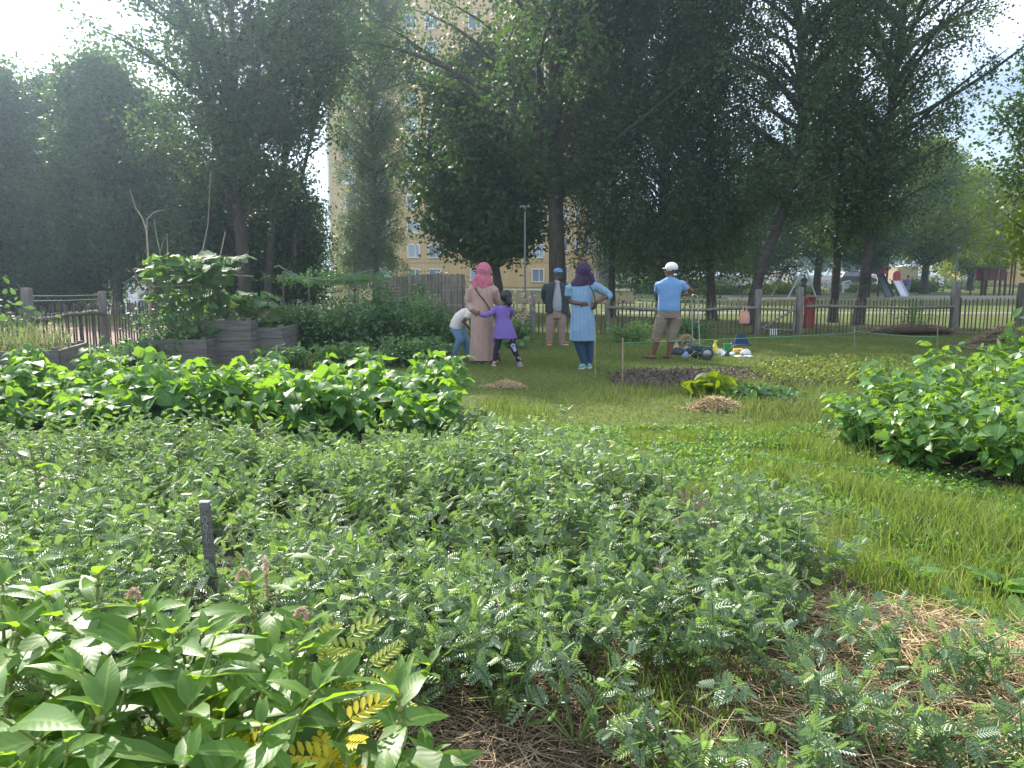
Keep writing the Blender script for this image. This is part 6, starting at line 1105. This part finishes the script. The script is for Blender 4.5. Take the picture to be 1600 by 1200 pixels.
# ---------------------------------------------------------------- vehicles
flat('rubber', (.02, .02, .02), .8); flat('carwhite', (.75, .75, .76), .3); flat('carblue', (.05, .16, .38), .3); flat('carblack', (.02, .022, .026), .3); flat('carbeige', (.42, .34, .24), .5); flat('redglass', (.5, .02, .02), .3); flat('carsilver', (.5, .52, .55), .3, .3); M['tglass'] = M['glass']
def car(label, px, Y, m, rz, z0=None, L=4.4, Wd=1.78, H=1.45, group='cars parked around the park', dz=0):
    x = lx(px, Y); z0 = (float(gz(x, Y)) if z0 is None else z0) + dz; t = thing('parked_car', label, 'car', (x, Y, z0 + .02), rz, group); h = L / 2
    lo = [(-h, .35), (-h + .05, .62), (-h + .15, .85), (-h + .5, .92), (h - 1.15, .88), (h - .2, .72), (h, .55), (h - .02, .3), (h - .5, .22), (-h + .5, .22)]; g = G(); prism(g, lo[::-1], (0, 0, 0), (1, 0, 0), (0, 0, 1), (0, -1, 0), -Wd / 2, Wd / 2); 
    ca = [(-h + .2, .90), (-h + .55, H - .08), (-h + 1.0, H), (h - 2.1, H), (h - 1.25, .88)]
    v0 = [(a, -Wd / 2 + .06 + (b - .88) * .28, b) for a, b in ca]; v1 = [(a, Wd / 2 - .06 - (b - .88) * .28, b) for a, b in ca]; n = len(ca)
    g.add(v0 + [tuple(np.mean(v0, 0))], [[(j + 1) % n, j, n] for j in range(n)][::-1]); g.add(v1 + [tuple(np.mean(v1, 0))], [[j, (j + 1) % n, n] for j in range(n)])
    for j in range(n - 1): g.add([v0[j], v0[j + 1], v1[j + 1], v1[j]], [[0, 1, 2, 3]])
    g.build('body', M[m], t, sm=False)
    for sgn, vv in ((-1, v0), (1, v1)):
        g = G(); q = [np.array(v) + [0, sgn * .012, 0] for v in vv]; c = np.mean(q, 0); q = [c + (p - c) * np.array([.86, 1, .78]) for p in q]; g.add(q + [c], [[j, (j + 1) % n, n] for j in range(n)]); g.build('side_window', M['tglass'], t)
    for (i, j, nm) in ((0, 1, 'rear_window'), (3, 4, 'windscreen')):
        q = [np.array(p) for p in (v0[i], v0[j], v1[j], v1[i])]; c = np.mean(q, 0); nn = norm(np.cross(q[1] - q[0], q[3] - q[0])); nn = nn * (1 if nn[2] > 0 else -1); q = [c + (p - c) * .84 + nn * .012 for p in q]; g = G(); g.add(q, [[0, 1, 2, 3]]); g.build(nm, M['tglass'], t)
    for a in (-h + .82, h - .85):
        for b in (-1, 1): g = G(); tube(g, [(a, b * (Wd / 2 - .18), .31), (a, b * (Wd / 2 + .01), .31)], .31, 16); w_ = g.build('wheel', M['rubber'], t); g = G(); tube(g, [(a, b * (Wd / 2 - .02), .31), (a, b * (Wd / 2 + .03), .31)], .18, 12); g.build('rim', M['galv'], w_)
    for b in (-1, 1): g = G(); box(g, (-h + .03, b * (Wd / 2 - .22), .68), (.08, .34, .16)); g.build('tail_light', M['redglass'], t); g = G(); box(g, (h - .06, b * (Wd / 2 - .25), .58), (.10, .34, .12)); g.build('headlight', M['solew'], t)
    g = G(); box(g, (-h - .01, 0, .50), (.02, .5, .11)); g.build('number_plate', M['solew'], t); return t
car('small blue car seen from behind near the playhouse', 1507, 82, 'carblue', rad(86), L=3.9, H=1.5, z0=0)
car('white estate car parked behind the sunlit tree', 1468, 96, 'carwhite', rad(178), L=4.9, dz=.5); car('white car behind the red barrier', 1510, 100, 'carwhite', rad(5), dz=.2); car('white car at the far right border', 1592, 95, 'carwhite', rad(172), dz=.0); car('black car behind the white bollards', 1330, 86, 'carblack', rad(8), dz=.3)
car('silver car parked furthest back above the white estate car', 1462, 118, 'carsilver', rad(176), dz=1.6); car('white van-like car high behind the playhouse', 1545, 112, 'carwhite', rad(185), dz=1.6, H=1.9); car('white car right of the hazel shrubs in the gap', 1420, 110, 'carwhite', rad(175), dz=.8)
car('dark car with a bright windscreen seen through the trellis', 486, 70, 'carblack', rad(20)); car('silver car behind the dark car at the left', 462, 88, 'carsilver', rad(10)); car('white car left of the trellis', 432, 92, 'carwhite', rad(5)); car('pale car beside the lorry', 360, 82, 'carwhite', rad(4))
bv = thing('box_van', 'beige box van parked behind the small white slide', 'van', (lx(1396, 76), 76, 0)); g = G(); box(g, (0, 0, 1.45), (2.0, 4, 1.7)); g.build('cargo_box', M['carbeige'], bv); g = G(); box(g, (0, 0, .5), (1.8, 4.1, .2)); g.build('chassis', M['rubber'], bv)
for x in (-.8, .8):
    for yy in (-1.3, 1.4): g = G(); tube(g, [(x - .1, yy, .36), (x + .1, yy, .36)], .36, 14); g.build('wheel', M['rubber'], bv)
LY = 84; x = lx(214, LY); z0 = float(gz(x, LY)); lo_ = thing('lorry', 'white lorry with a high cab seen under the trees on the left', 'lorry', (x, LY, z0)); flat('lorrywhite', (.62, .60, .62), .4)
g = G(); pr = [(-.95, .55), (-1.05, 1.2), (-.95, 1.9), (-.7, 2.75), (-.3, 3.0), (.95, 3.05), (1.0, .55)]; prism(g, pr[::-1], (0, 0, 0), (1, 0, 0), (0, 0, 1), (0, -1, 0), -1.2, 1.2); g.build('cab', M['lorrywhite'], lo_, sm=False)
g = G(); prism(g, [(-.8, 1.5), (-.75, 2.2), (-.1, 2.2), (-.1, 1.5)], (0, 0, 0), (1, 0, 0), (0, 0, 1), (0, 1, 0), -1.215, -1.205); g.build('side_window', M['tglass'], lo_)
g = G(); box(g, (4.2, 0, 1.0), (6.2, 2.3, .35)); g.build('flatbed', M['darkwood'], lo_); g = G(); box(g, (4.4, 0, 1.75), (5.6, 2.2, 1.1)); g.build('load', M['darkwood'], lo_)
for a in (.2, 4.4, 5.7): g = G(); tube(g, [(a, -1.22, .48), (a, -.9, .48)], .48, 16); g.build('wheel', M['rubber'], lo_); g = G(); tube(g, [(a, .9, .48), (a, 1.22, .48)], .48, 16); g.build('wheel', M['rubber'], lo_)
g = G()
for k in range(16): tube(g, [(k * .35, 0, 0), (k * .35, 0, .9)], .03, 5)
tube(g, [(0, 0, .9), (5.3, 0, .9)], .03, 5); o = g.build('red_barrier', M['redglass']); o.location = (lx(1503, 88), 88, .8); tag(o, 'red metal railing in front of the white cars', 'railing')

# ---------------------------------------------------------------- air
g = G(); box(g, (0, 350, 22.5), (900, 820, 52)); hz = g.build('haze', bpy.data.materials.new('haze'), sm=False); tag(hz, kind='stuff'); bpy.context.view_layer.update()
hm = hz.data.materials[0]; hm.use_nodes = True; hm.node_tree.nodes.clear(); hv = hm.node_tree.nodes.new("ShaderNodeVolumePrincipled"); ho = hm.node_tree.nodes.new("ShaderNodeOutputMaterial")
hv.inputs['Color'].default_value = (0.60, 0.78, 1.0, 1); hv.inputs['Density'].default_value = 0.0015; hv.inputs['Anisotropy'].default_value = 0.78; hm.node_tree.links.new(hv.outputs[0], ho.inputs['Volume'])
